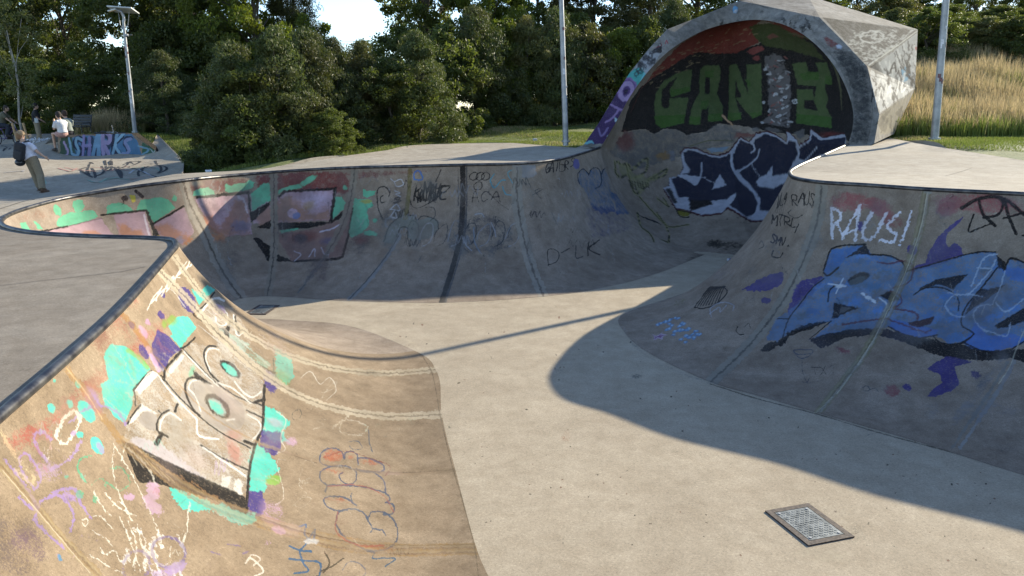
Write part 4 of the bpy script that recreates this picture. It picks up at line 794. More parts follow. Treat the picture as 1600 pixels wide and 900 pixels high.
# ============ right wall
P = Paint()
P.E('a04848', 1330, 315, 32, 16, 0, .55, soft=10, jit=6).E('a04848', 1375, 325, 22, 14, 30, .5, soft=8, jit=6).E('8c3c3c', 1395, 345, 20, 12, 20, .4, soft=8).E('a04848', 1530, 318, 70, 16, 4, .5, soft=10, jit=6).E('a04848', 1480, 328, 16, 10, 0, .45, soft=6).E('8a8a80', 1345, 370, 30, 26, 0, .25, soft=14)
seam(P, [(1284, 290), (1278, 340), (1262, 390), (1240, 440), (1210, 490), (1165, 545), (1110, 597)], 17, '8f8674', '4a4743', .75)
P.Z(1200, 225, .25).F(PU, [(985, 745), (1000, 690), (1050, 600), (1100, 545), (1150, 500), (1222, 452), (1200, 490), (1120, 560), (1110, 600), (1125, 650), (1170, 615), (1210, 650), (1220, 700), (1050, 765), (910, 790), (920, 760)], .93, jit=2).E(PU, 900, 662, 33, 30, 0, .95).E(PU, 575, 515, 24, 28, 0, .8, soft=3)
P.S('d6d3dc', [(400, 590), (395, 480), (400, 400), (460, 430), (440, 490), (400, 520)], 4.6, .8, sm=0, jit=4).S('d6d3dc', [(440, 510), (470, 580)], 4, .7, jit=4)
P.S('d6d3dc', [(465, 590), (520, 480), (575, 385), (555, 490), (545, 605)], 4.2, .8, sm=0, jit=4).S('d6d3dc', [(480, 560), (550, 545)], 3.5, .8, jit=4).S('d6d3dc', [(655, 425), (600, 520), (590, 575), (620, 598), (660, 580), (740, 430)], 4.6, .8, jit=4).S('d6d3dc', [(825, 430), (745, 510), (800, 570), (780, 610), (700, 600)], 4.6, .8, jit=4).S('d6d3dc', [(900, 420), (865, 520), (835, 600)], 4.6, .8, jit=4).E('d6d3dc', 823, 632, 8, 8, 0, .9)
P.S('131316', [(1210, 400), (1310, 345), (1410, 330), (1480, 345), (1600, 440)], 5.5, .95).S('131316', [(1320, 360), (1345, 440), (1420, 510)], 5, .95).S('131316', [(1345, 460), (1440, 440), (1470, 370), (1450, 345)], 4, .95).S('131316', [(1480, 350), (1500, 440), (1550, 560)], 5, .95).S('131316', [(1470, 465), (1600, 430)], 3.4, .95).S('131316', [(1285, 440), (1255, 550), (1310, 530), (1400, 495)], 2.6, .9).S('131316', [(1590, 570), (1640, 580)], 3, .9).S('131316', [(1600, 440), (1700, 520), (1680, 430)], 5, .9)
P.Z(1160, 360, .2889)
P.F(PU, [(0, 320), (80, 270), (160, 235), (220, 225), (215, 290), (150, 325), (60, 330)], .85, jit=3).F(PU, [(290, 290), (350, 265), (430, 250), (440, 270), (330, 400), (260, 460), (235, 430), (260, 400)], .75, jit=4).E(PU, 128, 378, 24, 16, 0, .7)
BL = '2a6cb0'; BD = '4f646e'
body = [(440, 215), (455, 165), (485, 100), (665, 75), (690, 130), (800, 140), (870, 180), (885, 220), (1000, 190), (1270, 118), (1370, 120), (1420, 210), (1450, 155), (1540, 175), (1700, 200), (1700, 640), (1540, 600), (1470, 630), (1350, 655), (1230, 640), (1190, 605), (1120, 615), (1050, 570), (960, 580), (870, 560), (790, 520), (700, 530), (380, 590), (480, 490), (260, 545), (190, 600), (130, 590), (180, 480), (300, 400), (380, 310), (440, 250)]
P.F('4678a8', body, .56, jit=3).F(BL, [(485, 105), (640, 85), (560, 150), (520, 195), (455, 240), (445, 215)], .92)
for i in range(150):
    x, y = r_.uniform(250, 1560), r_.uniform(120, 640); L_ = r_.uniform(20, 90)
    if inside(np.array([(x, y)]), np.array(body))[0] and inside(np.array([(x + L_, y - L_ * .25)]), np.array(body))[0]:
        P.S(['2f7cc8', '2a6cb0', '5a666c', '3a6f9c', '626a6c', '6c6a68'][i % 6], [(x, y), (x + L_ * .5, y - L_ * .2), (x + L_, y - L_ * .25)], r_.uniform(3, 9), r_.uniform(.3, .7), jit=7, soft=3)
P.F('1d67bd', [(790, 520), (820, 480), (900, 500), (1060, 540), (1040, 575), (960, 580), (870, 560)], .8).F('1d67bd', [(1230, 560), (1260, 490), (1330, 570), (1460, 560), (1540, 590), (1470, 630), (1350, 655), (1230, 640), (1200, 600)], .85).F('1d67bd', [(1380, 200), (1540, 200), (1700, 260), (1700, 330), (1450, 260)], .6, jit=4)
BB = '15151a'
P.F(BB, [(362, 590), (440, 565), (560, 540), (700, 528), (790, 535), (900, 570), (1000, 585), (1060, 600), (1120, 618), (1190, 615), (1300, 655), (1440, 645), (1560, 640), (1700, 660), (1700, 720), (1560, 730), (1450, 690), (1300, 705), (1150, 695), (1040, 670), (960, 640), (820, 585), (700, 565), (560, 580), (425, 640)], .93, jit=2.5).F(BB, [(90, 655), (130, 610), (200, 598), (250, 550), (350, 505), (480, 485), (380, 530), (260, 570), (210, 635), (190, 625), (150, 655)], .8, jit=3)
P.F(BB, [(550, 152), (600, 120), (665, 72), (692, 130), (620, 130)], .9).F(BB, [(960, 310), (1050, 265), (1220, 235), (1140, 320), (1060, 290), (960, 325)], .9).F(BB, [(1200, 460), (1240, 380), (1290, 310), (1330, 320), (1420, 296), (1330, 370), (1250, 420)], .85).F(BB, [(1360, 515), (1420, 480), (1523, 420), (1700, 380), (1560, 480), (1440, 520), (1380, 530)], .93).F(BB, [(1375, 130), (1420, 170), (1430, 215), (1385, 205)], .9)
P.F(BB, [(485, 475), (495, 392), (628, 420), (525, 460), (515, 475)], .88).F('5f6266', [(535, 410), (590, 420), (520, 455)], .7).E(BB, 628, 258, 62, 26, -20, .9).E('4d5a60', 622, 272, 50, 18, -20, .9).F(BB, [(740, 350), (800, 325), (830, 350), (850, 375), (800, 385)], .9).F('3a1a1c', [(895, 500), (960, 485), (1040, 465), (1020, 505), (960, 525), (905, 515)], .93)
for st, w in (([(440, 215), (455, 165), (485, 98), (665, 75)], 2.6), ([(440, 230), (460, 245), (520, 200)], 3), ([(690, 130), (800, 140), (870, 180), (880, 225), (858, 268)], 2.6), ([(885, 222), (1000, 190), (1270, 118), (1370, 118)], 2.4), ([(1415, 215), (1450, 152), (1540, 178), (1700, 200)], 3), ([(440, 262), (380, 310), (310, 400), (250, 480), (215, 590)], 1.8), ([(500, 300), (475, 320), (462, 385)], 2.2), ([(925, 350), (980, 315), (1060, 308), (1130, 330), (1170, 380), (1168, 435)], 2), ([(765, 470), (800, 410), (800, 370)], 2.4),
               ([(1380, 200), (1310, 290), (1200, 430), (1185, 510), (1250, 560), (1180, 610)], 2.4), ([(790, 520), (870, 560), (960, 580), (1055, 565)], 2), ([(1030, 572), (1060, 600), (1120, 615), (1200, 605), (1255, 560)], 2), ([(1195, 605), (1300, 650), (1440, 648), (1523, 600)], 2.4), ([(190, 478), (250, 478)], 1.6), ([(360, 590), (480, 490)], 1.4)):
    P.S('0d0d10', st, w, .95)
for st in ([(1385, 125), (1310, 150), (1240, 300)], [(1370, 160), (1340, 220), (1220, 350)], [(1265, 205), (1340, 205)], [(1300, 360), (1220, 345), (1130, 360), (1100, 410), (1140, 460), (1200, 465)], [(1420, 220), (1390, 320), (1350, 400)], [(1355, 400), (1280, 410), (1250, 460), (1290, 530), (1360, 555), (1430, 570), (1450, 500)], [(1370, 390), (1420, 440), (1523, 370)], [(1110, 335), (1180, 350)]): P.S('9fb4cc', st, 2, .7, jit=2)
for st in ([(730, 170), (800, 180), (860, 165), (920, 190), (900, 280), (820, 310)], [(800, 330), (850, 350), (860, 390), (820, 420)], [(540, 510), (660, 490), (780, 480), (870, 510), (990, 550), (1020, 540)], [(820, 425), (900, 435), (950, 460), (945, 480)]): P.S('5e2634', st, 2.8, .75, jit=2)
P.E('c8d2da', 530, 300, 26, 9, 0, .85).S('c8d2da', [(465, 290), (560, 300)], 2, .8).S('c8d2da', [(545, 260), (505, 340)], 1.8, .7).S('c8d2da', [(650, 345), (690, 370), (720, 385)], 4, .75, jit=4).S('c8d2da', [(740, 365), (780, 400), (765, 440)], 2.2, .7)
P.F('3b2a78', [(1000, 745), (1060, 705), (1110, 680), (1200, 700), (1245, 712), (1150, 735), (1160, 780), (1175, 830), (1130, 870), (1040, 900), (1000, 900), (1030, 860), (1080, 820), (1070, 780), (1020, 760)], .88, jit=2).E('3b2a78', 890, 848, 30, 18, 20, .7, soft=3).E('3b2a78', 1262, 780, 28, 18, 20, .6, soft=4).E('8a3c40', 550, 650, 40, 18, 20, .5, soft=6, jit=5).E('8a3c40', 810, 870, 40, 36, 0, .5, soft=8, jit=6).E('6c4a38', 920, 715, 30, 8, 0, .5, soft=4)
P.T('25262c', 'TX1', 375, 780, 50, 0, -10, -45, 1.5, .75).S('3c4450', [(275, 650), (310, 690), (360, 680), (380, 650), (330, 645), (275, 650), (300, 670), (370, 665)], 1.6, .6).S('3c4450', [(322, 700), (325, 760), (350, 820), (360, 800)], 1.4, .7).S('3c4450', [(320, 820), (360, 825), (430, 810)], 1.2, .5).S('33333a', [(650, 850), (670, 840), (690, 860), (660, 868), (650, 850)], 1.3, .7).S('33333a', [(690, 860), (720, 855), (735, 870)], 1.3, .6)
P.Z(0, 0, 1)
for i in range(5): o = (i - 2) * 3.2; P.S(['7d7350', '8f8660', '655c3e', '9a9888', '7d7350'][i], [(1448 + o, 298), (1440 + o, 345), (1425 + o, 400), (1400 + o, 460), (1375 + o, 510), (1345 + o, 560), (1310 + o, 605), (1278 + o, 645)], 3.4, .55 if i != 3 else .4, jit=2)
P.S('b9b294', [(1449, 300), (1440, 350), (1413, 430), (1380, 500), (1365, 530), (1340, 570)], 1.2, .95).S('b9b294', [(1330, 585), (1308, 615)], 1.4, .9).S('b9b294', [(1300, 620), (1276, 645)], 1.2, .6)
P.F('8d8a80', [(1444, 297), (1458, 298), (1456, 303), (1443, 302)], .8)
P.S('8d8a84', [(1585, 565), (1560, 610), (1530, 655), (1500, 700)], 6, .7, jit=3).S('7c796f', [(1575, 565), (1548, 610), (1518, 655), (1488, 700)], 5, .6, jit=3).S('b9b294', [(1612, 490), (1590, 540), (1578, 572), (1560, 600)], 1.2, .9).S('77747a', [(1570, 560), (1530, 610), (1490, 660)], 14, .25, soft=6)
P.Z(940, 190, .2556)
P.T('141416', 'RAUS', 1165, 500, 36, 2, 4, -75, 1.9, .85).T('141416', 'IL4', 1070, 520, 22, -6, 8, -80, 1.7, .8).T('141416', 'MTRL', 1040, 620, 40, 8, 4, -55, 1.8, .8).T('141416', 'SMV.', 1035, 740, 32, 6, 6, -48, 1.8, .9).S('141416', [(1050, 790), (1040, 820), (1090, 830), (1110, 800)], 2, .8).S('2a2a2c', [(960, 750), (980, 730), (990, 760), (960, 780)], 1.4, .6).S('141416', [(1160, 540), (1140, 560), (1190, 590), (1230, 570)], 1.4, .7).S('141416', [(1205, 625), (1180, 680)], 2, .7)
for i in range(5): P.S('141416', [(1085 + i * 10, 470), (1060 + i * 12, 560)], 1.2, .5)
P.Z(800, 450, .25)
for i in range(9): P.S('1a1a1d', [(1140 + i * 18, 120 - i * 3), (1200 + i * 16, 40 - i * 6), (1240 + i * 12, -10)], 1.8, .75)
P.S('1a1a1d', [(1140, 120), (1200, 128), (1290, 90), (1345, 20), (1320, -10)], 2, .85).S('9d9da2', [(1245, 180), (1240, 130), (1290, 95), (1340, 90), (1385, 110), (1380, 140)], 1.8, .8).S('9d9da2', [(1235, 160), (1300, 120), (1300, 150), (1340, 105)], 1.8, .75)
for x, y in ((910, 230), (935, 220), (960, 210), (985, 200), (1015, 188), (1040, 190), (985, 222), (1000, 235), (970, 262), (985, 255), (1020, 270), (1045, 240), (1060, 220), (1075, 225), (1010, 290), (1045, 265), (1065, 262), (1090, 262), (1105, 255), (1090, 300), (1110, 310), (1085, 340), (1055, 320), (1130, 290), (1150, 270), (1160, 290), (1175, 290), (1140, 310)): P.E('3f7fb0', x, y, 17, 9, -20, .7, soft=2).E('a8c8dc', x, y - 2, 6, 4, -20, .9)
P.F('b79fb2', [(868, 290), (905, 300), (940, 272), (935, 290), (972, 292), (945, 305), (940, 325), (910, 315), (880, 328), (890, 305)], .9).F('7a3a7a', [(880, 296), (905, 305), (932, 284), (928, 294), (955, 296), (935, 304), (932, 316), (908, 308), (888, 320), (895, 305)], .95)
P.S('1d1d20', [(1410, 240), (1400, 265), (1420, 290), (1450, 290)], 2, .7).S('1d1d20', [(1450, 245), (1480, 220), (1490, 250)], 2, .6).E('6b6230', 1050, 90, 60, 18, -30, .45, soft=6, jit=5).S('8c8a88', [(720, 270), (700, 250), (715, 300)], 1.5, .5).S('85837f', [(860, 205), (890, 198)], 2, .6).E('5c4a30', 1330, 385, 40, 20, -40, .35, soft=8)
P.Z(0, 0, 1)
for i in range(120):
    x, y = r_.uniform(1080, 1600), r_.uniform(300, 700); P.E(['6e6c68', '5a5856', '84827c', '4b4a4c', '6c6a78'][i % 5], x, y, r_.uniform(6, 40), r_.uniform(4, 20), r_.uniform(-60, 0), r_.uniform(.1, .28), soft=14, jit=9)
for i in range(70):
    x, y = r_.uniform(1200, 1600), r_.uniform(300, 560); P.S(['a5a39e', '2c2b2c', '8c8a86'][i % 3], [(x, y), (x + r_.uniform(-6, 14), y + r_.uniform(4, 18))], .9, .5, jit=3)
P.bake(W_right, .9, .28); P.bake(W_out, .9, .28)

# ============ floor: seam along the transitions, faint tags
P = Paint()
fl = pz
edge = lambda pts: P.S('4d463b', pts, 2.0, .7, soft=2, jit=.5)

P.S('b5a78e', [(670, 570), (655, 545), (620, 522), (580, 512), (530, 510)], 4, .45, soft=3, jit=3).S('b5a78e', [(530, 510), (470, 506), (410, 503)], 3, .35, soft=3)
P.S('77746e', [(1004, 512), (985, 530), (1020, 562), (1070, 585), (1110, 600)], 5, .35, soft=4, jit=3)
edge([(1110, 600), (1180, 622), (1280, 648), (1380, 678), (1500, 710), (1640, 750)])
P.S('8a8780', [(1180, 628), (1300, 660), (1400, 690), (1500, 718)], 8, .25, soft=6)
P.S('4a443e', [(455, 480), (520, 486), (600, 480), (700, 476), (855, 466)], 1, .4)
P.Z(400, 450, .25)
P.S('5d5140', [(545, 265), (500, 270), (500, 300), (560, 310), (640, 300), (730, 340), (785, 400), (760, 440)], 1.1, .5).S('5d5140', [(410, 300), (460, 320), (520, 330), (600, 335), (640, 350), (560, 360), (500, 350), (540, 400), (630, 425)], 1.1, .55).S('5d5140', [(575, 385), (620, 370), (690, 385), (680, 410), (600, 410), (575, 385)], 1.1, .55).E('4fae90', 590, 428, 36, 12, 10, .6, soft=2)
scrib(P, '332b25', 360, 350, 120, 90, 12, 1.2, .7, 3); scrib(P, '332b25', 380, 380, 90, 60, 10, 1.2, .7, 4)
P.S('332b25', [(320, 455), (335, 485), (380, 490)], 1.5, .7)
P.Z(0, 0, 1)
for i in range(260):
    x, y = r_.uniform(560, 1560), r_.uniform(490, 890); P.E(['4a4034', '3a3028', '7a5a48'][i % 3], x, y, r_.uniform(.7, 2.2), r_.uniform(.6, 1.3), r_.uniform(0, 90), .8, soft=1)
P.E('8a5a3c', 885, 683, 8, 11, 20, .35, soft=4, jit=4).E('6f9a86', 1150, 560, 30, 5, 0, .12, soft=5).E('86795f', 830, 600, 120, 14, 0, .15, soft=14).E('86795f', 1120, 720, 90, 12, 10, .15, soft=12).E('55514d', 994, 588, 9, 5, 0, .45, soft=4)
P.E('cfc2a6', 1290, 868, 60, 12, 8, .3, soft=14, jit=6).E('55504a', 1420, 640, 80, 10, 15, .2, soft=10)
for i in range(46):
    x, y = r_.uniform(520, 1560), r_.uniform(500, 890); P.E(['a89878', '6e6250', '8c8270', 'c8bca0', '7d8474'][i % 5], x, y, r_.uniform(12, 70), r_.uniform(4, 18), r_.uniform(-12, 12), r_.uniform(.08, .2), soft=18, jit=12)
for i in range(26):
    x, y = r_.uniform(560, 1450), r_.uniform(500, 880); L_ = r_.uniform(30, 130); sg = r_.uniform(-.35, .25)
    P.S('4f463a', [(x, y), (x + L_ * .5, y + L_ * sg * .5 + r_.uniform(-4, 4)), (x + L_, y + L_ * sg)], r_.uniform(.8, 1.5), r_.uniform(.2, .4), soft=1.5, jit=1)
P.S('4a4034', [(700, 690), (800, 676), (930, 668), (1060, 640)], 1.0, .35, jit=3).S('4a4034', [(1060, 640), (1100, 690), (1180, 760), (1205, 795)], .9, .3, jit=4)
P.E('5e5446', 1268, 822, 85, 46, 20, .22, soft=24, jit=10)
P.bake(FLOOR, .9, .1)

# ============ capsule outside
P = Paint()
P.Z(800, 0, .25)
P.F('3b2453', [(440, 900), (520, 800), (560, 740), (640, 600), (680, 510), (740, 480), (790, 530), (740, 650), (690, 770), (600, 900)], .96).F('3f9f98', [(680, 500), (740, 450), (800, 400), (850, 430), (780, 620), (740, 650), (770, 560), (740, 490)], .93).E('7d5a90', 718, 560, 62, 76, 20, 1).E('4a2f66', 718, 560, 50, 64, 20, 1).E('9a80a8', 715, 570, 36, 50, 20, .95, ring=3).E('2a1a3c', 712, 572, 12, 22, 20, 1)
P.S('8d70a0', [(620, 655), (680, 685), (730, 690)], 3.6, .9).S('8d70a0', [(665, 690), (630, 735), (585, 765)], 3.2, .9).S('6fc0c8', [(730, 660), (770, 620), (810, 500), (840, 440)], 2.6, .8).F('a8c4cc', [(640, 735), (685, 750), (670, 778), (640, 755)], .9).F('23202c', [(655, 740), (680, 750), (672, 765)], .8).F('a8c4cc', [(590, 850), (630, 840), (610, 880)], .8).F('6ab0b8', [(440, 890), (500, 875), (510, 895), (430, 905)], .9).S('7d6a9a', [(540, 800), (560, 850), (600, 800)], 3, .7)
P.F('9a9a9c', [(760, 430), (850, 320), (900, 310), (930, 330), (870, 430), (850, 480), (800, 420)], .85)
for i in range(26): x = r_.uniform(775, 925); y = 760 - (x - 400) * .78 + r_.uniform(-35, 45) - 40; P.E('2a2a30', x, y, r_.uniform(5, 12), r_.uniform(6, 16), r_.uniform(0, 90), .75, ring=1)
P.E('2a2320', 922, 318, 16, 16, 0, .9).S('a03540', [(960, 275), (965, 250), (975, 270)], 2, .8).S('a03540', [(880, 300), (935, 280), (925, 255)], 1.2, .5).E('5f9ac0', 1395, 60, 18, 26, 0, .7).E('c8c4c0', 1398, 72, 12, 10, 0, .8)
for i in range(18): x = r_.uniform(1000, 1600); y = 200 - (x - 950) * .28 if x < 1430 else 30 + (x - 1430) * .2; P.E('3a3835', x, y + r_.uniform(0, 90), r_.uniform(4, 14), r_.uniform(15, 40), 10, .4, soft=4, jit=5)
P.S('4f4c48', [(1000, 155), (1110, 115), (1250, 55), (1430, 5), (1600, 50)], 2, .6)
P.Z(1200, 0, .25)
for i in range(40): x, y = r_.uniform(60, 330), r_.uniform(60, 230); P.S(['6f6c68', '3a3836', '8f8c88', '2c2a28'][i % 4], [(x, y), (x + r_.uniform(-30, 30), y + r_.uniform(10, 50))], r_.uniform(2, 7), .5, jit=4)
P.F('7a3a38', [(330, 220), (380, 230), (470, 290), (440, 310), (370, 280)], .55, soft=5, jit=4).F('b8c0cc', [(425, 290), (440, 275), (468, 290), (455, 308), (435, 305)], .95)
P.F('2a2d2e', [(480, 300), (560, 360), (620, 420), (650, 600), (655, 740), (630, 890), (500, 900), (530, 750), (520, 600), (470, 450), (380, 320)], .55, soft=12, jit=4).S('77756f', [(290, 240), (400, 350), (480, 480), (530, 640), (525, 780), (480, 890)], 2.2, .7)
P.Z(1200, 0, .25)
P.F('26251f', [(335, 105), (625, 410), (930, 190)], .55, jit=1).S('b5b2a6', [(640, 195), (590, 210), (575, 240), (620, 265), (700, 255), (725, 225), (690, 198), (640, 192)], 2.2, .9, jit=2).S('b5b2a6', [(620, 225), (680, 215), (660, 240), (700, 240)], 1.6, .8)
for i in range(170): 
    x = r_.uniform(520, 800); y = r_.uniform(190, 400)
    if y < 410 - abs(x - 640) * .7 and x > 500 + (y - 200) * .2: P.S('b9b6a8', [(x, y), (x + r_.uniform(-30, 30), y + r_.uniform(-14, 14))], r_.uniform(.8, 2.2), r_.uniform(.4, .9), jit=3)
for i in range(30): x = r_.uniform(640, 930); y = 395 - (x - 640) * .72 + r_.uniform(-25, 0); P.S('b9b6a8', [(x, y), (x + 16, y - 12)], 1.3, .6)
P.S('c9c6ba', [(628, 410), (780, 305), (938, 190)], 1.6, .9, sm=0)
P.F('a8a8a4', [(640, 430), (938, 200), (915, 555), (700, 705), (660, 590), (640, 500)], .8, jit=2)
for i in range(150):
    t = r_.uniform(0, 1); x = 650 + t * 270; y = r_.uniform(420 - t * 200, 690 - t * 150)
    P.S(['1c1c1e', '2c2c30', 'd0cec6', 'c8c6bf', '1c1c1e'][i % 5], [(x, y), (x + r_.uniform(-8, 25), y + r_.uniform(20, 70))], r_.uniform(1, 3), .75, jit=2)
P.S('6aa8c8', [(840, 440), (860, 500), (880, 470)], 4, .8).S('6aa8c8', [(860, 420), (850, 510)], 2.5, .7).S('16161a', [(870, 470), (900, 500)], 4, .9).F('16161a', [(630, 420), (690, 385), (730, 480), (680, 460)], .7, jit=2).S('16161a', [(800, 320), (830, 400), (880, 470), (910, 520)], 2, .8).E('9a2f3c', 925, 305, 8, 14, 0, .9).S('16161a', [(640, 470), (750, 500), (850, 540), (915, 550)], 1.2, .5)
P.T('e2dfd5', 'NAIL', 690, 640, 45, -22, 10, -90, 2.4, .85).T('1a1a1c', 'JA', 710, 470, 50, -15, 10, -70, 2.4, .9).T('1a1a1c', 'L', 870, 410, 30, -10, 20, -100, 2.4, .9)
P.F('8f8468', [(695, 712), (912, 562), (800, 830), (690, 850)], .5, soft=5)
for i in range(14): x = r_.uniform(700, 860); y = 700 - (x - 700) * .6 + r_.uniform(10, 90); P.S('4a4436', [(x, y), (x - r_.uniform(5, 40), y + r_.uniform(30, 80))], r_.uniform(2, 5), .5, jit=3)
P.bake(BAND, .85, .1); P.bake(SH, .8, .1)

# ------------------------------------------------------------------ deck joints, scribbles on the plaza
def ribbon(name, pts, wd, mat, lift=.006, parent=None):
    P = []
    pts = [np.array(p[:2], float) for p in pts]; q = []
    for a, b in zip(pts, pts[1:]):
        m = max(2, int(np.linalg.norm(b - a) / .25)); q += [a + (b - a) * t for t in np.linspace(0, 1, m)[:-1]]
    q.append(pts[-1]); q = np.array(q); z = H(q) + lift
    for i in range(len(q)):
        d = q[min(i + 1, len(q) - 1)] - q[max(i - 1, 0)]; d /= np.linalg.norm(d) + 1e-9; n = np.array((-d[1], d[0])) * wd / 2
        P.append((*(q[i] - n), z[i])); P.append((*(q[i] + n), z[i]))
    F = [(2 * i, 2 * i + 2, 2 * i + 3, 2 * i + 1) for i in range(len(q) - 1)]
    o = mesh_np(name, P, F, mat, parent); tag(o, kind='structure'); return o
M['joint'] = simple('joint_dark', (.05, .045, .04), (.11, .10, .09), 9, .9)
M['edgestrip'] = simple('edge_strip', (.30, .27, .23), (.42, .38, .33), 9, .85)
G = lambda px, py, z: tuple(pz(px, py, z))[:2]
ribbon('deck_joint', [G(500, 259, .45), G(660, 246, .55), G(830, 231, .66)], .018, M['joint'])
ribbon('deck_joint', [G(-40, 452, 0), G(60, 440, 0), G(190, 425, 0), G(228, 417, 0)], .012, M['joint'])
ribbon('deck_joint', [G(290, 275, .2), G(180, 289, .1), G(60, 312, 0), G(-20, 336, -.02)], .03, M['joint'])
ribbon('deck_joint', [G(1500, 232, .84), G(1620, 247, .74)], .02, M['joint'])
ribbon('deck_stain', [G(1478, 268, .6), G(1520, 258, .63)], .01, M['joint'])

# ------------------------------------------------------------------ foliage
def leafmat(name, c1, c2, c3, trans=.35):
    k = NT(name); g = k.geo(); oi = k.n('ShaderNodeObjectInfo').outputs['Random']
    a = k.n('ShaderNodeAttribute', attribute_name='v').outputs['Fac']
    c = k.mix(k.ramp(a, [(0, 0), (1, 1)]), c1, c2); c = k.mix(k.ramp(k.noise(.7, 3, .6, g), [(.45, 0), (.62, 1)]), c, c3)
    c = k.mix(1, c, k.ramp(oi, [(0, .75), (1, 1.2)]), 'MULTIPLY')
    k.color(c); k.set(Roughness=.55); k.b.inputs['Specular IOR Level'].default_value = .35
    tr = k.n('ShaderNodeBsdfTranslucent'); k.l(k.mix(1, c, (1.25, 1.3, .6), 'MULTIPLY'), tr.inputs[0])
    mx = k.n('ShaderNodeMixShader'); mx.inputs[0].default_value = trans
    out = k.t.nodes['Material Output']; k.l(k.b.outputs[0], mx.inputs[1]); k.l(tr.outputs[0], mx.inputs[2]); k.l(mx.outputs[0], out.inputs['Surface'])
    return k.m
M['leaf'] = leafmat('broad_leaves', (.058, .078, .02), (.115, .135, .034), (.09, .105, .03), .45)
M['leafy'] = leafmat('yellow_green_leaves', (.07, .10, .012), (.16, .19, .03), (.11, .13, .02), .45)
M['pine'] = leafmat('pine_needles', (.045, .066, .022), (.11, .125, .04), (.08, .085, .032), .3)
M['olive'] = leafmat('olive_leaves', (.075, .09, .028), (.15, .15, .058), (.12, .11, .04), .36)
M['bark'] = simple('bark', (.045, .035, .025), (.12, .10, .075), 12, .9, 0, .5)
M['palebark'] = simple('pale_bark', (.22, .20, .17), (.36, .33, .28), 12, .9)
def leaves(centers, rads, per, size, r, aspect=2.2, up=.0):
    """clumps of leaf quads; returns V,F,v"""
    n = len(centers); ci = r.integers(0, n, per * n)
    d = r.normal(size=(len(ci), 3)); d /= np.linalg.norm(d, axis=1)[:, None]
    p = centers[ci] + d * (rads[ci] * r.uniform(.25, 1.05, len(ci)) ** .6)[:, None] * np.array([1, 1, .72])
    a = r.normal(size=(len(ci), 3)) + np.array([0, 0, up]); a /= np.linalg.norm(a, axis=1)[:, None]
    b = np.cross(a, r.normal(size=(len(ci), 3))); b /= np.linalg.norm(b, axis=1)[:, None] + 1e-9
    s_ = size * r.uniform(.6, 1.35, len(ci))[:, None]
    V_ = np.stack([p - a * s_ * .5, p + b * s_ / aspect * .5, p + a * s_ * .5, p - b * s_ / aspect * .5], 1).reshape(-1, 3)
    return V_, np.arange(len(V_)).reshape(-1, 4), np.repeat(np.clip(r.normal(.4, .3, len(ci)), 0, 1), 4)
def crown_mesh(name, kind, seed):
    r = np.random.default_rng(seed)
    if kind == 'broad':      # unit: radius 1, height span 0..1 (scaled by leaf-aware builder)
        R0, Hh, z0, K_, per, size = 3.9, 8.5, 2.6, 210, 260, .17
    elif kind == 'tallpine': R0, Hh, z0, K_, per, size = 2.3, 9, .8, 170, 260, .17
    elif kind == 'pine': R0, Hh, z0, K_, per, size = 2.1, 3.9, .12, 170, 240, .12
    elif kind == 'bush': R0, Hh, z0, K_, per, size = 2.1, 3.6, .12, 150, 230, .11
    elif kind == 'young': R0, Hh, z0, K_, per, size = 1.1, 3.6, 1.8, 60, 60, .10
    C_ = []
    while len(C_) < K_:
        t = r.uniform(0, 1); a = r.uniform(0, 2 * math.pi)
        if kind in ('pine', 'tallpine'): rr = R0 * (1 - t ** 1.7) ** .7 * (1 + .18 * math.sin(3 * a + seed) + .12 * math.sin(7 * t + a))
        elif kind == 'bush': rr = R0 * math.sqrt(max(0, 1 - (t * 1.02) ** 2.4)) * (1 + .16 * math.sin(3 * a + seed))
        else: rr = R0 * math.sqrt(max(0, 1 - (2 * t - .85) ** 2 / 1.35)) * (1 + .2 * math.sin(2 * a + seed) + .14 * math.sin(5 * a + 6 * t))
        q = r.uniform(0, 1) ** .45 * rr
        C_.append((q * math.cos(a), q * math.sin(a), z0 + t * Hh + r.normal(0, .15)))
    C_ = np.array(C_); rad = r.uniform(.32, .8, K_) * (1 if kind in ('broad', 'tallpine') else .62) * (.7 if kind == 'young' else 1)
    V_, F_, v_ = leaves(C_, rad, per, size, r, 4.2 if 'pine' in kind else 1.9, .7 if 'pine' in kind else 0)
    o = mesh_np(name, V_, F_, None if False else M['leaf'], None, smooth=False)
    at_ = o.data.attributes.new('v', 'FLOAT', 'POINT'); at_.data.foreach_set('value', v_.astype(np.float32))
    me = o.data; bpy.data.objects.remove(o); return me, C_
def trunk_mesh(C_, kind, seed, mat):
    r = random.Random(seed); m = MB(); top = max(c[2] for c in C_) * .8
    th = {'broad': .2, 'tallpine': .16, 'young': .035}.get(kind, .07)
    ax = [(0.08 * math.sin(i * 1.3 + seed), .08 * math.cos(i * 1.7 + seed), -0.25 + (top + .25) * i / 7) for i in range(8)]
    m.tube(ax, [th * (1.25 - i / 7) + .01 for i in range(8)], 8)
    for i in range({'broad': 14, 'tallpine': 14, 'young': 6}.get(kind, 9)):
        c = C_[r.randrange(len(C_))]; zb = max(.3, c[2] * r.uniform(.45, .8)); b0 = Vector((0, 0, zb)); e = Vector(c)
        mid = b0.lerp(e, .5) + Vector((0, 0, .15)); m.tube([b0, mid, e], [th * .4, th * .25, .012], 6)
    o = m.build('trunk', mat); me = o.data; bpy.data.objects.remove(o); return me
VAR = {}
def variant(kind, seed, mat, bark='bark'):
    key = (kind, seed, mat)
    if key not in VAR:
        me, C_ = crown_mesh('crown', kind, seed); me.materials[0] = M[mat]; VAR[key] = (me, trunk_mesh(C_, kind, seed, M[bark]))
    return VAR[key]
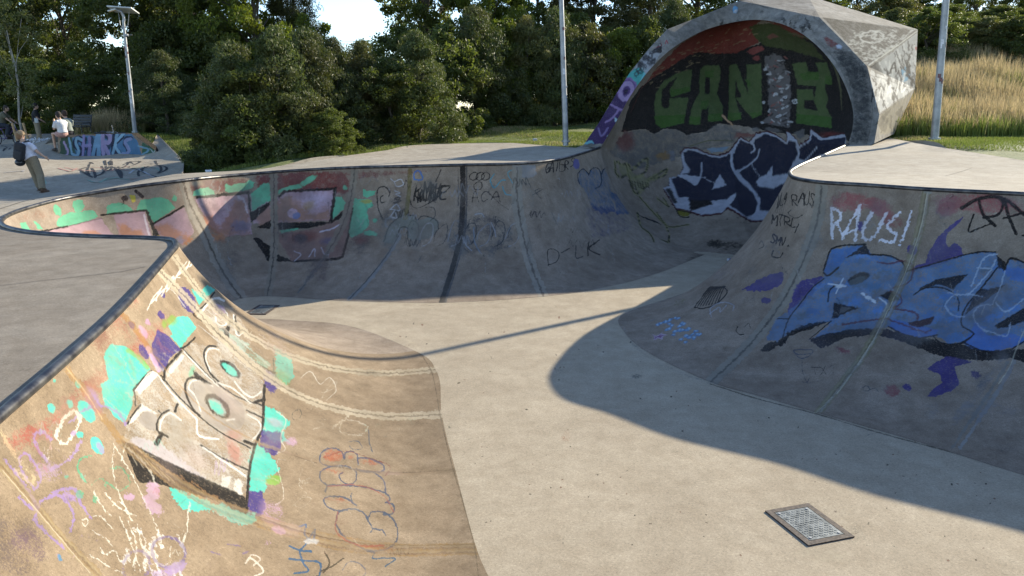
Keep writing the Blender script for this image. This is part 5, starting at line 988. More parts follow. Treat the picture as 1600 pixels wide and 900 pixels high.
def tree(name, kind, seed, mat, x, y, z, s, sz, rz, label, cat, group, bark='bark'):
    cm, tm = variant(kind, seed, mat, bark)
    e = empty(name, (x, y, z), rz); e.scale = (s, s, sz); tag(e, label, cat, group)
    c = bpy.data.objects.new('crown', cm); col.objects.link(c); c.parent = e
    t = bpy.data.objects.new('trunk', tm); col.objects.link(t); t.parent = e
    return e
def tx(px, Y): return (px - 800) / FL * (Y * CT + 0.0) * 1.0
def at(px, Y):
    """ground spot under the sight line column px at depth Y"""
    z = Hz((px - 800) / FL * Y, Y); x = (px - 800) / FL * (Y * CT - (z - CAMZ) * ST); return x, Y, z
TR = [  # kind seed mat px Y s sz label
    ('broad', 1, 'leaf', 40, 50, 1.0, .95, 'tall airy broadleaf tree at the far left edge behind the cyclist'),
    ('broad', 2, 'leaf', 118, 46, .8, .9, 'tall dark broadleaf tree behind the black bench'),
    ('broad', 3, 'leaf', 225, 39, .95, .98, 'dense tall broadleaf tree right behind the solar street lamp'),
    ('broad', 1, 'leaf', 318, 40, .9, 1.0, 'tall broadleaf tree just right of the solar street lamp'),
    ('broad', 2, 'leafy', 408, 36, .72, .95, 'pale green leafy tree left of the gap of sky'),
    ('tallpine', 4, 'pine', 468, 38, .8, .78, 'dark pine tree bordering the left side of the gap of sky'),
    ('broad', 3, 'leaf', 672, 44, 1.0, 1.12, 'large spreading tree overhanging the right side of the gap of sky'),
    ('broad', 2, 'leafy', 768, 40, .55, .72, 'yellow green sunlit tree behind the hedge left of the middle pole'),
    ('broad', 1, 'leaf', 838, 46, .7, .8, 'dark tree whose crown stands behind the middle pole'),
    ('broad', 3, 'olive', 925, 46, .85, .85, 'broad olive tree just left of the capsule top'),
    ('tallpine', 4, 'olive', 1010, 44, 1.0, .85, 'tall olive tree with a visible trunk touching the capsule edge'),
    ('broad', 2, 'leaf', 1085, 50, .9, .85, 'dark broadleaf tree directly behind the capsule'),
    ('broad', 1, 'olive', 1330, 56, .62, .55, 'brownish olive tree above the right shoulder of the capsule'),
    ('broad', 3, 'leaf', 1425, 60, .6, .55, 'dark tree on the hill top beyond the retaining wall, left one'),
    ('broad', 2, 'leaf', 1520, 62, .7, .6, 'dark tree on the hill top beyond the retaining wall, behind the right pole'),
    ('broad', 1, 'leaf', 1625, 60, .7, .6, 'dark tree on the hill top at the right edge of the picture'),
    ('broad', 2, 'leaf', -60, 44, .9, .9, 'tall broadleaf tree cut by the left edge of the picture')]
for i, (k, sd, mt, px, Y, s_, sz, lb) in enumerate(TR):
    x, y, z = at(px, Y)
    if i in (13, 14, 15): z = 7.0
    tree('pine_tree' if k == 'tallpine' and mt == 'pine' else 'broadleaf_tree', k, sd, mt, x, y, z, s_, sz, i * 1.7, lb, 'tree', 'trees beyond the skatepark')
SB = [('pine', 11, 'pine', 262, 31.5, .85, .75), ('bush', 12, 'leaf', 368, 30.5, .75, .8), ('pine', 13, 'pine', 375, 29.5, 1.0, .95), ('bush', 12, 'leaf', 398, 29, .9, .85), ('pine', 11, 'pine', 442, 28, .95, 1.0), ('pine', 13, 'pine', 488, 29, .95, 1.0), ('pine', 11, 'pine', 528, 30, .8, .93),
      ('pine', 13, 'olive', 570, 29, .95, .92), ('bush', 14, 'leaf', 612, 28.6, .85, .8), ('pine', 11, 'pine', 655, 29.5, 1.0, .98), ('bush', 12, 'leaf', 700, 30, .95, 1.0), ('pine', 13, 'pine', 745, 31, 1.0, 1.05), ('bush', 14, 'leafy', 790, 33, .9, 1.1), ('pine', 11, 'olive', 822, 32.5, .85, 1.0),
      ('pine', 13, 'pine', 868, 33, .9, 1.1), ('bush', 12, 'olive', 915, 34, .9, 1.05), ('bush', 14, 'leafy', 962, 34.5, .8, 1.0), ('bush', 12, 'leaf', 1005, 35, .9, 1.1), ('pine', 11, 'pine', 1045, 36, .9, 1.2), ('bush', 14, 'leaf', 425, 26.6, .5, .42), ('bush', 12, 'leaf', 520, 26.2, .55, .45), ('bush', 14, 'leaf', 372, 26.6, .5, .45),
      ('bush', 12, 'leaf', 210, 33, .8, .5), ('bush', 14, 'leaf', 165, 34.5, .9, .75), ('bush', 12, 'leaf', 110, 38, 1.0, .9), ('bush', 14, 'leaf', 60, 40, 1.0, 1.0), ('bush', 12, 'leaf', 10, 40, 1.1, 1.1),
      ('bush', 12, 'leaf', 1445, 39.5, .85, .62), ('bush', 14, 'leaf', 1490, 40.5, .8, .55), ('bush', 12, 'olive', 1535, 40, .8, .55), ('bush', 14, 'leaf', 1580, 39, .9, .6), ('bush', 12, 'leaf', 1625, 39, .9, .6), ('bush', 14, 'olive', 1400, 42, .9, .7), ('bush', 12, 'leaf', 1470, 45, .9, .5), ('bush', 14, 'leaf', 1555, 45, .9, .55), ('bush', 12, 'leaf', 1610, 44, .9, .6),
      ('bush', 14, 'olive', 1385, 50, 1.1, 1.0), ('bush', 12, 'leaf', 1260, 50, 1.2, 1.6), ('bush', 14, 'leaf', 1180, 50, 1.2, 1.6), ('bush', 12, 'leaf', 640, 38, 1.2, 1.25), ('bush', 14, 'leaf', 560, 40, 1.1, .9), ('bush', 12, 'leaf', 820, 40, 1.1, 1.3), ('bush', 14, 'leaf', 900, 41, 1.1, 1.3), ('bush', 14, 'leaf', 480, 35, 1.1, 1.1), ('bush', 12, 'leaf', 350, 35, 1.2, 1.2), ('bush', 14, 'leaf', 270, 35, 1.1, 1.2)]
SB = [(k, sd, mt, px, Y - (6.2 if px < 400 else 5) * (1 if px < 560 else .6), s_ * .84, sz * .86) if (300 < px < 690 and 27.5 < Y < 31) else (k, sd, mt, px, Y - 3.6, s_ * .8, sz * .75) if (290 < px < 710 and Y < 27.5) else (k, sd, mt, px, Y, s_, sz) for k, sd, mt, px, Y, s_, sz in SB]
desc = {'pine': 'dark green pine shrub', 'olive': 'olive brown shrub', 'leafy': 'yellow green leafy shrub', 'leaf': 'dark leafy shrub'}
def where(px, Y):
    if px < 200: return 'behind the seated people'
    if px < 640 and Y < 23.2: return 'at the foot of the hedge'
    if px < 540: return 'left of the sky gap'
    if px < 640: return 'below the sky gap'
    if px < 880: return 'left of the middle pole'
    if px < 1100: return 'right of the middle pole'
    if px < 1390: return 'behind the capsule'
    return 'above the tall grass'
seen = {}
ords = ['first', 'second', 'third', 'fourth', 'fifth', 'sixth', 'seventh', 'eighth']
order = sorted(range(len(SB)), key=lambda i: SB[i][3]); lab = {}
for i in order:
    k, sd, mt, px, Y = SB[i][:5]; key = (mt if k == 'bush' or mt == 'olive' else 'pine', where(px, Y), Y > 34.6 and px < 1100 and px > 200)
    seen.setdefault(key, []).append(i)
for key, l in seen.items():
    back = ' farther back' if key[2] else ''
    for n_, i in enumerate(l): lab[i] = (desc[key[0]] + back + ' ' + key[1]) if len(l) == 1 else (ords[n_] + ' ' + desc[key[0]] + back + ' ' + key[1] + ', counted from left')
for i, (k, sd, mt, px, Y, s_, sz) in enumerate(SB):
    x, y, z = at(px, Y); tree('pine_shrub' if k == 'pine' else 'shrub', k, sd, mt, x, y, z - .05, s_, sz, i * 2.1, lab[i], 'shrub', 'shrubs along the edge of the park')

# ------------------------------------------------------------------ grass (uncountable)
gk = NT('grass_blades'); at1 = gk.n('ShaderNodeAttribute', attribute_name='h').outputs['Fac']; at2 = gk.n('ShaderNodeAttribute', attribute_name='v').outputs['Fac']
big_ = gk.noise(.33, 3, .6); dry = gk.ramp(gk.math('ADD', gk.math('ADD', at1, gk.math('MULTIPLY', gk.math('SUBTRACT', big_, .5), 2.2)), gk.math('MULTIPLY', gk.math('SUBTRACT', at2, .5), .9)), [(.15, 0), (.75, 1)])
gc = gk.mix(dry, (.15, .19, .035), (.42, .33, .18)); gk.color(gc)
gtr = gk.n('ShaderNodeBsdfTranslucent'); gk.l(gc, gtr.inputs[0]); gmx = gk.n('ShaderNodeMixShader'); gmx.inputs[0].default_value = .4
gk.l(gk.b.outputs[0], gmx.inputs[1]); gk.l(gtr.outputs[0], gmx.inputs[2]); gk.l(gmx.outputs[0], gk.t.nodes['Material Output'].inputs['Surface'])
M['blade'] = gk.m
def grass(name, pts, hmin, hmax, wd, dryness, lab_, seed=1, clumpy=True):
    r = np.random.default_rng(seed); n = len(pts); z = HG(pts)
    cl = vnoise(pts[:, 0] + 500, pts[:, 1] + 500, 1.1, seed) if clumpy else np.full(n, .5)
    h = (hmin + (hmax - hmin) * r.random(n)) * (.55 + .9 * cl); a = r.uniform(0, 2 * math.pi, n); ln = r.normal(0, .16, (n, 2)) * h[:, None]
    w_ = wd * r.uniform(.6, 1.4, n); base = np.c_[pts, z - .02]; off = np.c_[np.cos(a) * w_, np.sin(a) * w_, 0 * a]
    mid = base + np.c_[ln * .4, h * .6]; tip = base + np.c_[ln, h]
    V_ = np.stack([base - off / 2, base + off / 2, mid + off * .45, mid - off * .45, tip], 1)
    seedhead = dryness > .4
    if seedhead: V_[:, 2] = mid + off * .35; V_[:, 3] = mid - off * .35
    V_ = V_.reshape(-1, 3); i0 = np.arange(n) * 5
    F_ = np.vstack([np.c_[i0, i0 + 1, i0 + 2], np.c_[i0, i0 + 2, i0 + 3], np.c_[i0 + 3, i0 + 2, i0 + 4]])
    o = mesh_np(name, V_, F_, M['blade'], None, False)
    hh = np.tile([0, 0, .6, .6, 1.], n).astype(np.float32) * (1 if dryness > .4 else .35)
    o.data.attributes.new('h', 'FLOAT', 'POINT').data.foreach_set('value', hh)
    o.data.attributes.new('v', 'FLOAT', 'POINT').data.foreach_set('value', np.repeat(np.clip(r.normal(dryness, .25, n) + (cl - .5) * .6, 0, 1), 5).astype(np.float32))
    tag(o, lab_, 'grass', kind='stuff'); return o
def scatter(poly, n, seed):
    r = np.random.default_rng(seed); p = np.array(poly); lo, hi = p.min(0), p.max(0); q = r.uniform(lo, hi, (n * 3, 2)); q = q[inside(q, p)]
    q = q[~inside(q, np.array(conc))] if len(q) else q
    return q[:n]
grass('tall_grass', scatter([(10.8, 23.5), (13, 22.8), (18, 22.9), (26, 24), (40, 36), (34, 41), (18, 39), (13.5, 33), (11, 27)], 95000, 3), .35, 1.0, .022, .62, 'tall dry meadow grass on the bank right of the capsule', 5)
grass('tall_grass', scatter([(-24, 31.5), (-16.5, 30.4), (-14.6, 31), (-15, 33.5), (-24, 35)], 16000, 4), .35, 1.0, .022, .6, 'tall dry grass and weeds behind the black bench', 6)
grass('lawn_grass', scatter([(10.5, 19), (12.5, 17.6), (20, 14.5), (26, 18), (22, 24.2), (10.8, 24.5)], 90000, 5), .03, .09, .014, .30, 'short sunlit lawn grass beside the right pole', 7)
grass('lawn_grass', scatter([(-5, 22.5), (3, 23), (5, 27), (5, 33), (0, 33), (-4, 29)], 55000, 6), .03, .09, .016, .28, 'short sunlit lawn grass behind the middle pole', 8)
grass('lawn_grass', scatter([(-16.5, 28.4), (-12.6, 27.2), (-9, 20), (-3, 23), (-4, 29), (-9, 30), (-13, 31)], 40000, 7), .04, .14, .016, .12, 'shaded rough grass at the foot of the hedge', 9)

grass('tall_grass', scatter([(10.6, 23.3), (13, 22.5), (18, 22.5), (27, 23.8), (27, 26), (18, 25.2), (12, 25)], 16000, 13), .2, .6, .022, .02, 'green weeds and grass along the foot of the bank', 15)

# ------------------------------------------------------------------ poles and lamps
M['panel'] = simple('solar_panel_back', (.42, .44, .42), (.6, .62, .6), 3, .5, .2)
M['paneldark'] = simple('solar_cells', (.01, .015, .03), (.03, .04, .07), 3, .25)
M['lens'] = simple('lamp_lens', (.55, .38, .2), (.7, .5, .28), 8, .3)
M['stick'] = simple('sticker', (.5, .5, .52), (.7, .7, .72), 20, .6)
M['stick2'] = simple('sticker_dark', (.04, .03, .05), (.3, .12, .1), 25, .6)
def pole(base, toppx, Y, r0, hgt, label, group, stickers, seed, head=True):
    e = empty('street_lamp', base); tag(e, label, 'street lamp', group)
    t = pyy(toppx[0], toppx[1], base.y); d = (t - base); d = d / d.z
    tp = d * hgt; m = MB(); m.tube([(0, 0, -.1), tp * .02, tp * .5, tp], [r0, r0, r0 * .85, r0 * .62], 16); m.build('pole', M['galv'], e)
    m = MB(); m.tube([tp * .0 + Vector((0, 0, .0)), Vector((0, 0, .05))], r0 * 1.5, 16); m.build('base_collar', M['galv'], e)
    rr = random.Random(seed)
    for i in range(stickers):
        h_ = rr.uniform(.9, 3.2); k = MB(); rad = r0 * (1 - .2 * h_ / hgt) + .003; a0 = rr.uniform(-2.6, -.6); da = rr.uniform(.4, .9); hh = rr.uniform(.06, .16); N = 5
        vs = [[k.b.verts.new(d * (h_ + z_) + Vector((math.cos(a0 + da * j / N) * rad, math.sin(a0 + da * j / N) * rad, 0))) for j in range(N + 1)] for z_ in (0, hh)]
        for j in range(N): k.b.faces.new((vs[0][j], vs[0][j + 1], vs[1][j + 1], vs[1][j]))
        k.build('sticker', M['stick' if i % 2 else 'stick2'], e)
    k = MB(); k.box(d * 1.55 + Vector((r0 * .9, -.02, 0)), (.03, .03, .05), bev=.006); k.build('bracket', M['galv'], e)
    if head: lamp_head(e, tp)
    return e
def lamp_head(e, tp, s=1.0):
    rot = Matrix.Rotation(R_(-12), 3, 'X') @ Matrix.Rotation(R_(4), 3, 'Y')
    m = MB(); m.box(tp + Vector((-.02, .12, .38)) * s, (.88 * s, .62 * s, .045), rot=rot, bev=.008); m.build('solar_panel', M['panel'], e)
    m = MB(); m.box(tp + Vector((-.02, .12, .407)) * s, (.82 * s, .56 * s, .012), rot=rot); m.build('cells', M['paneldark'], e)
    m = MB(); m.tube([tp + Vector((0, 0, -.1)), tp + Vector((.03, 0, .12)) * s, tp + Vector((-.02, -.05, .30)) * s, tp + Vector((-.18, -.12, .36)) * s], [.045, .05, .05, .045], 10); m.build('lamp_arm', M['galv'], e)
    m = MB(); m.box(tp + Vector((-.27, -.18, .33)) * s, (.30, .15, .05), rot=Matrix.Rotation(R_(-14), 3, 'Y'), bev=.02); h_ = m.build('lamp_housing', M['panel'], e)
    m = MB(); m.box(tp + Vector((-.27, -.185, .30)) * s, (.22, .10, .012), rot=Matrix.Rotation(R_(-14), 3, 'Y')); m.build('lens', M['lens'], h_)
    for sx in (-1, 1):
        m = MB(); m.tube([tp + Vector((0, 0, -.28)), tp + Vector((.14 * sx, .02, -.16)), tp + Vector((.2 * sx, .12, .38)) * s], .012, 6); m.build('panel_strut', M['galv'], e)
b = pz(884, 222, .80); b.z = max(Hz(b.x, b.y) - .02, .7); b = pyy(884, 222, b.y); pole(b, (877, 0), b.y, .082, 6.0, 'slim grey lamp post standing in the lawn left of the capsule', 'lamp posts around the bowl', 5, 2)
b = pz(1460, 218, .93); pole(b, (1478, 0), b.y, .10, 6.3, 'thick grey lamp post standing in grass right of the capsule', 'lamp posts around the bowl', 8, 3)
b = pyy(211, 207, 29.2); lampL = pole(b, (192, 26), b.y, .075, pyy(193, 32, b.y).z - b.z, 'solar street lamp with panel on top behind the low graffiti wall', 'lamp posts around the bowl', 12, 4)
m = MB(); tpd = (pyy(197, 55, b.y) - b); m.tube([tpd + Vector((-.2, 0, 0)), tpd + Vector((.22, 0, .01))], .012, 6); m.tube([tpd + Vector((0, 0, -.03)), tpd + Vector((0, 0, .04))], .085, 12); m.build('clamp', M['galv'], lampL)

# ------------------------------------------------------------------ drain covers
def cover(pxs, label):
    c4 = [pz(x, y, FZ) for x, y in pxs]; c = sum(c4, Vector()) / 4
    u = ((c4[1] - c4[0]) + (c4[2] - c4[3])) / 2; v = ((c4[3] - c4[0]) + (c4[2] - c4[1])) / 2
    W, D = u.length, v.length; e = empty('drain_cover', (c.x, c.y, FZ)); tag(e, label, 'drain cover', 'drain covers in the bowl floor')
    un = u.normalized(); vn = Vector((0, 0, 1)).cross(un)
    rot = Matrix((un, vn, un.cross(vn))).transposed()
    fw = .055; m = MB()
    for cx, cy, sx, sy in ((0, D / 2 - fw / 2, W, fw), (0, -D / 2 + fw / 2, W, fw), (-W / 2 + fw / 2, 0, fw, D - 2 * fw), (W / 2 - fw / 2, 0, fw, D - 2 * fw)):
        m.box(rot @ Vector((cx, cy, .004)), (sx, sy, .012), rot=rot)
    m.build('frame', M['coverframe'], e, smooth=False)
    m = MB(); m.box(rot @ Vector((0, 0, .002)), (W - 2 * fw - .012, D - 2 * fw - .012, .016), rot=rot)
    q = 0
    for i in range(12):
        for j in range(14):
            x = (-.5 + (i + .5) / 12) * (W - 2 * fw - .05); y = (-.5 + (j + .5) / 14) * (D - 2 * fw - .05)
            m.box(rot @ Vector((x, y, .011)), (.022, .006, .004), rot=rot @ Matrix.Rotation(R_(45 if (i + j) % 2 else -45), 3, 'Z'))
    pl = m.build('tread_plate', M['tread'], e, smooth=False)
    for sx in (-1, 1):
        for sy in (-1, 1):
            m = MB(); m.tube([rot @ Vector((sx * (W / 2 - fw - .035), sy * (D / 2 - fw - .035), .008)), rot @ Vector((sx * (W / 2 - fw - .035), sy * (D / 2 - fw - .035), .016))], .013, 10); m.build('bolt', M['galv'], pl)
    m = MB(); m.box(rot @ Vector((0, 0, -.03)), (W - .004, D - .004, .05), rot=rot); m.build('pit', M['coverframe'], e, False)
cover([(1203, 798), (1268, 787), (1330, 840), (1255, 855)], 'large steel tread plate cover in the sunlit floor in front')
cover([(383, 490), (405, 477), (437, 477), (414, 493)], 'dark steel cover in the floor by the left pocket')

# ------------------------------------------------------------------ low graffiti wall with its slanted end
Yw = 27.4
prof = [(90, 246), (90, 211), (206, 208), (251, 241), (247, 247), (130, 249)]
wl = empty('graffiti_wall', (-14.5, Yw, .05)); tag(wl, 'low wall with light blue and lavender graffiti and slanted right end', 'wall')
f = [pyy(x, y, Yw) - wl.location for x, y in prof]
for q in f:
    if q.z < .12: q.z = -.25
m = MB(); m.poly([tuple(q) for q in f], th=(0.0, .45, 0)); m.build('wall_body', M['wall'], wl, smooth=False)
nx_, nz_ = 300, 90
xs = np.linspace(90.4, 249, nx_); front_v = []
for j in range(nz_):
    t = j / (nz_ - 1)
    for x in xs:
        yt = 211.3 + (208.3 - 211.3) * (x - 90) / 116 if x < 206 else 208.3 + (x - 206) / 45 * 33; yb = 249.5
        front_v.append(pyy(x, yb + (yt - yb) * t, Yw - .004) - wl.location)
FW = mesh_np('painted_face', np.array(front_v), grid_faces(nz_, nx_), M['wall'], None)
FW.location = wl.location; FWv = np.array(front_v) + np.array(wl.location)
me_ = FW.data; me_.vertices.foreach_set('co', FWv.astype(np.float32).ravel()); 
P = Paint(); P.Z(0, 0, 1)
P.F('3f7fae', [(100, 246), (104, 222), (118, 213), (206, 209), (215, 222), (222, 246)], .95).F('3a5a48', [(93, 244), (95, 214), (112, 214), (120, 246)], .9).F('356a50', [(222, 246), (222, 222), (240, 232), (249, 247)], .8)
for i, ch in enumerate('SHARKS'):
    x = 114 + i * 15.6
    P.T('1a2a4a', ch, x, 243, 13, 0, 2, -30, 7.6, .98)
for i, ch in enumerate('SHARKS'):
    x = 114 + i * 15.6
    P.T(['7fb6d8', '8c86c4', '6fa8d2', 'a99ad0', '7fb6d8', '8ea0d8'][i], ch, x, 243, 13, 0, 2, -30, 5, 1)
P.S('b79fd0', [(100, 222), (106, 240), (98, 246)], 3, .9).S('7fb6d8', [(108, 216), (112, 240)], 3, .9).S('101820', [(100, 248), (150, 249), (220, 248)], 2, .8).S('c8d8e0', [(234, 232), (240, 238), (244, 234), (246, 240)], 1, .8).S('6fa8c8', [(216, 228), (232, 234), (222, 242)], 3, .8)
P.bake(FW)
me_.vertices.foreach_set('co', (FWv - np.array(wl.location)).astype(np.float32).ravel()); FW.location = (0, 0, 0); FW.parent = wl

# scribbles on the plaza floor
def decal(name, c, pts_px, z, wd):
    k = simple('floor_paint_' + name, c, tuple(v * 1.4 for v in c), 20, .8) if name not in M else M[name]; M[name] = k
    pts = spline(np.array([list(G(x, y, z)) + [0] for x, y in pts_px]), 6)[:, :2] if len(pts_px) > 2 else [G(x, y, z) for x, y in pts_px]
    return ribbon('floor_graffiti', pts, wd, k, .008)
rr = random.Random(4)
for i in range(9):
    x = 130 + i * 14; y = 272 - (i % 3) * 3; n = 5
    decal('blackpaint', (.02, .02, .022), [(x + rr.uniform(-6, 20), y + rr.uniform(-9, 8)) for _ in range(n)], -.12, .07)
for i in range(4): decal('blackpaint', (.02, .02, .022), [(5 + i * 8, 245 + (i % 2) * 6), (14 + i * 8, 251), (8 + i * 8, 256), (20 + i * 8, 250)], -.2, .05)
for i in range(16):
    x = rr.uniform(0, 210); y = rr.uniform(283, 306) - x * .06; decal(['pinkpaint', 'greypaint', 'greenpaint'][i % 3], [(.32, .17, .14), (.36, .35, .36), (.18, .26, .2)][i % 3], [(x, y), (x + rr.uniform(10, 35), y + rr.uniform(-5, 4)), (x + rr.uniform(20, 50), y + rr.uniform(-2, 6))], -.35, .06)

# ------------------------------------------------------------------ hilltop wall, cables, small litter
m = MB(); a = pyy(1405, 47, 50); b2 = pyy(1700, 34, 54); a2, b3 = a + Vector((0, 0, -1.6)), b2 + Vector((0, 0, -1.6))
m.poly([a, b2, b3, a2], th=(0, .4, 0)); rw = m.build('retaining_wall', M['shell'], None, False); tag(rw, 'long grey retaining wall on the hillside above the shrubs', 'wall')
M['cable'] = simple('cable', (.03, .03, .035), (.05, .05, .055))
for y0, y1, lb in ((62, 63, 'upper overhead cable crossing the gap of sky'), (66.5, 67.5, 'lower overhead cable crossing the gap of sky')):
    m = MB(); p0, p1 = pyy(300, y0 - 3, 170), pyy(900, y1 - 3, 170); m.tube([p0, p0.lerp(p1, .25) - Vector((0, 0, .5)), p0.lerp(p1, .5) - Vector((0, 0, .7)), p0.lerp(p1, .75) - Vector((0, 0, .5)), p1], .055, 5); tag(m.build('power_cable', M['cable']), lb, 'cable', 'power cables in the sky gap')
M['can'] = simple('can_white', (.5, .5, .55), (.7, .7, .75), 30, .35, .3); M['canblue'] = simple('can_band', (.03, .04, .2), (.08, .1, .35), 30, .4)
q = pz(1141, 408, FZ); 
e = empty('drink_can', (q.x, q.y, FZ + .034), R_(10)); tag(e, 'white and blue drink can lying on the shaded bowl floor', 'can')
m = MB(); m.tube([(-.084, 0, 0), (-.078, 0, 0), (.078, 0, 0), (.084, 0, 0)], [.026, .033, .033, .026], 14); m.build('can_body', M['can'], e)
m = MB(); m.tube([(-.04, 0, 0), (.04, 0, 0)], .0338, 14, cap=False); m.build('band', M['canblue'], e)
for px, py, z, lb in ((325, 257, .3, 'small white paper scrap in the dark grass below the hedge'), (836, 207, .9, 'small white litter scrap on the sunlit lawn')):
    x = pz(px, py, z) if py > 240 else pyy(px, py, 26)
    zz = HG(np.array([(x.x, x.y)]))[0]; m = MB(); m.box((x.x, x.y, zz + .06), (.16, .05, .09), rot=Matrix.Rotation(.5, 3, 'Z'), bev=.015); tag(m.build('litter', M['can']), lb, 'litter')

# ------------------------------------------------------------------ people
SK = simple('skin', (.42, .25, .17), (.50, .31, .22), 20, .55)
def cloth(name, c): return simple(name, tuple(v * .8 for v in c), c, 25, .85, 0, .2)
def fuse(m, name, mat, parent, vox=.016):
    o = m.build(name, mat, parent); md = o.modifiers.new('r', 'REMESH'); md.mode = 'VOXEL'; md.voxel_size = vox; md.use_smooth_shade = True
    sm = o.modifiers.new('s', 'SMOOTH'); sm.factor = .5; sm.iterations = 3
    dg = bpy.context.evaluated_depsgraph_get(); me = bpy.data.meshes.new_from_object(o.evaluated_get(dg)); o.modifiers.clear(); o.data = me
    if not me.materials: me.materials.append(mat)
    return o
def V3(*a): return Vector(a)
def person(loc, rz, J, label, shirt, pants, hair, hat=None, bare_legs=False, sleeve=.45, shoes=(.05, .04, .035), group='people in the skatepark', scale=1.):
    """J: joints in metres, local frame x right, y forward, z up"""
    e = empty('person', loc, rz); e.scale = (scale,) * 3; tag(e, label, 'person', group); j = {k: Vector(v) for k, v in J.items()}
    m = MB(); hd = j['head']; nk = j['neck']
    fw = Vector(j.get('look', (0, 1, 0))).normalized(); sd = fw.cross(V3(0, 0, 1)).normalized()
    m.ball(hd, .1, (.80, .92, 1.14)); m.ball(hd + fw * .03 - V3(0, 0, .05), .068, (.9, 1, 1)); m.ball(hd + fw * .098 - V3(0, 0, .015), .018, (.8, 1.1, 1.3)); m.ball(hd + fw * .09 - V3(0, 0, .055), .02, (1.3, .6, .5))
    for s_ in (-1, 1): m.ball(hd + sd * .08 * s_ - V3(0, 0, .01), .026, (.4, .8, 1.2)); m.ball(hd + fw * .085 + sd * .032 * s_ + V3(0, 0, .012), .012)
    m.tube([nk - V3(0, 0, .05), nk, hd - V3(0, 0, .05)], [.062, .054, .052], 12)
    hip, ch = j['hip'], j['chest']; shv = (j['shR'] - j['shL']) / 2; hv = (j['hpR'] - j['hpL']) / 2
    m.ball(ch, .16, (1.05, .68, 1.1)); m.ball(hip + V3(0, 0, .03), .15, (1.05, .75, .85)); m.tube([hip, hip.lerp(ch, .5), ch, nk - V3(0, 0, .04)], [.13, .125, .14, .07], 14); m.tube([j['shL'], j['shR']], .06, 10)
    for s_ in 'LR':
        m.tube([j['sh' + s_], j['el' + s_], j['ha' + s_]], [.052, .04, .028], 10); h_ = j['ha' + s_]; d = (h_ - j['el' + s_]).normalized(); sd2 = d.cross(V3(0, 1, .3)).normalized()
        m.ball(h_ + d * .04, .042, (.8, .5, 1.0))
        for k in range(4): o_ = sd2 * (k - 1.5) * .019; m.tube([h_ + d * .06 + o_, h_ + d * .11 + o_, h_ + d * (.145 - .006 * abs(k - 1.5)) + o_ * .9 - V3(0, 0, .012)], [.0095, .009, .007], 6)
        m.tube([h_ + d * .02 + sd2 * .03, h_ + d * .06 + sd2 * .055, h_ + d * .085 + sd2 * .055], [.012, .010, .008], 6)
        m.tube([j['hp' + s_], j['kn' + s_], j['an' + s_]], [.085, .058, .038], 12); m.ball(j['an' + s_] - V3(0, 0, .03), .045)
    fuse(m, 'body', SK, e, .012)
    m = MB(); m.ball(ch, .175, (1.1, .76, 1.12)); m.tube([hip + V3(0, 0, .02), hip.lerp(ch, .5), ch, nk - V3(0, 0, .05)], [.165, .152, .16, .085], 16); m.tube([j['shL'] + shv * .0, j['shR']], .075, 12)
    if sleeve:
        for s_ in 'LR': a, b_ = j['sh' + s_], j['el' + s_]; m.tube([a, a.lerp(b_, sleeve / .45 * .8)], [.078, .072], 12)
    fuse(m, 'shirt', shirt, e, .016)
    m = MB(); m.ball(hip + V3(0, 0, .0), .165, (1.08, .8, .85)); 
    for s_ in 'LR':
        a, k, n_ = j['hp' + s_], j['kn' + s_], j['an' + s_]
        if bare_legs: m.tube([a, a.lerp(k, .45)], [.108, .095], 14)
        else: m.tube([a, k, k.lerp(n_, .5), n_], [.112, .095, .09, .085], 14)
    fuse(m, 'shorts' if bare_legs else 'trousers', pants, e, .016)
    sh = cloth('shoe_leather', shoes)
    for s_ in 'LR':
        a = j['an' + s_]; t = Vector(j.get('toe', (0, 1, 0))).normalized(); m = MB()
        rot = t.to_track_quat('Y', 'Z').to_matrix(); m.ball(a + t * .06 - V3(0, 0, .045), .055, (.85, 2.4, .75), rot=rot); m.ball(a - V3(0, 0, .02), .055, (.85, 1, .9)); m.box(a + t * .06 - V3(0, 0, .085), (.09, .26, .02), rot=rot, bev=.008); m.build('shoe', sh, e)
    if hair is not None:
        m = MB(); m.ball(hd - fw * .018 + V3(0, 0, .022), .106, (.86, .94, 1.08)); m.ball(hd - fw * .05 - V3(0, 0, .03), .08, (.95, .8, 1.1)); m.build('hair', cloth('hair', hair), e)
    if hat is not None:
        m = MB(); m.ball(hd + V3(0, 0, .045), .112, (.92, 1.0, .86)); m.box(hd + fw * .13 + V3(0, 0, .04), (.15, .12, .015), rot=fw.to_track_quat('Y', 'Z').to_matrix(), bev=.006); m.build('cap', cloth('cap', hat), e)
    return e
# walking away from the viewer, tan cap, backpack
pA = pz(60, 301, -.41); pA.z = Hz(pA.x, pA.y)
k = 96 / 1200 * math.hypot(pA.y, .0) / 1.66
A = person(pA, R_(-12), dict(head=(-.30, -.02, 1.50), neck=(-.25, -.02, 1.36), chest=(-.20, -.01, 1.16), hip=(-.07, 0, .88), shL=(-.38, -.01, 1.28), shR=(-.04, -.01, 1.26), elL=(-.42, .05, 1.02), haL=(-.34, .14, .86), elR=(.12, .02, 1.08), haR=(.26, .08, .95),
     hpL=(-.15, 0, .86), hpR=(.01, 0, .85), knL=(-.13, .10, .49), anL=(-.07, .14, .12), knR=(.13, .0, .47), anR=(.27, -.14, .10), look=(.25, 1, -.1), toe=(.3, 1, -.12)), 'person walking away in tan cap, white shirt, khaki trousers and black backpack', cloth('white_cotton', (.62, .6, .66)), cloth('khaki', (.23, .18, .115)), (.22, .12, .06), (.30, .21, .125), shoes=(.13, .07, .04), scale=k)
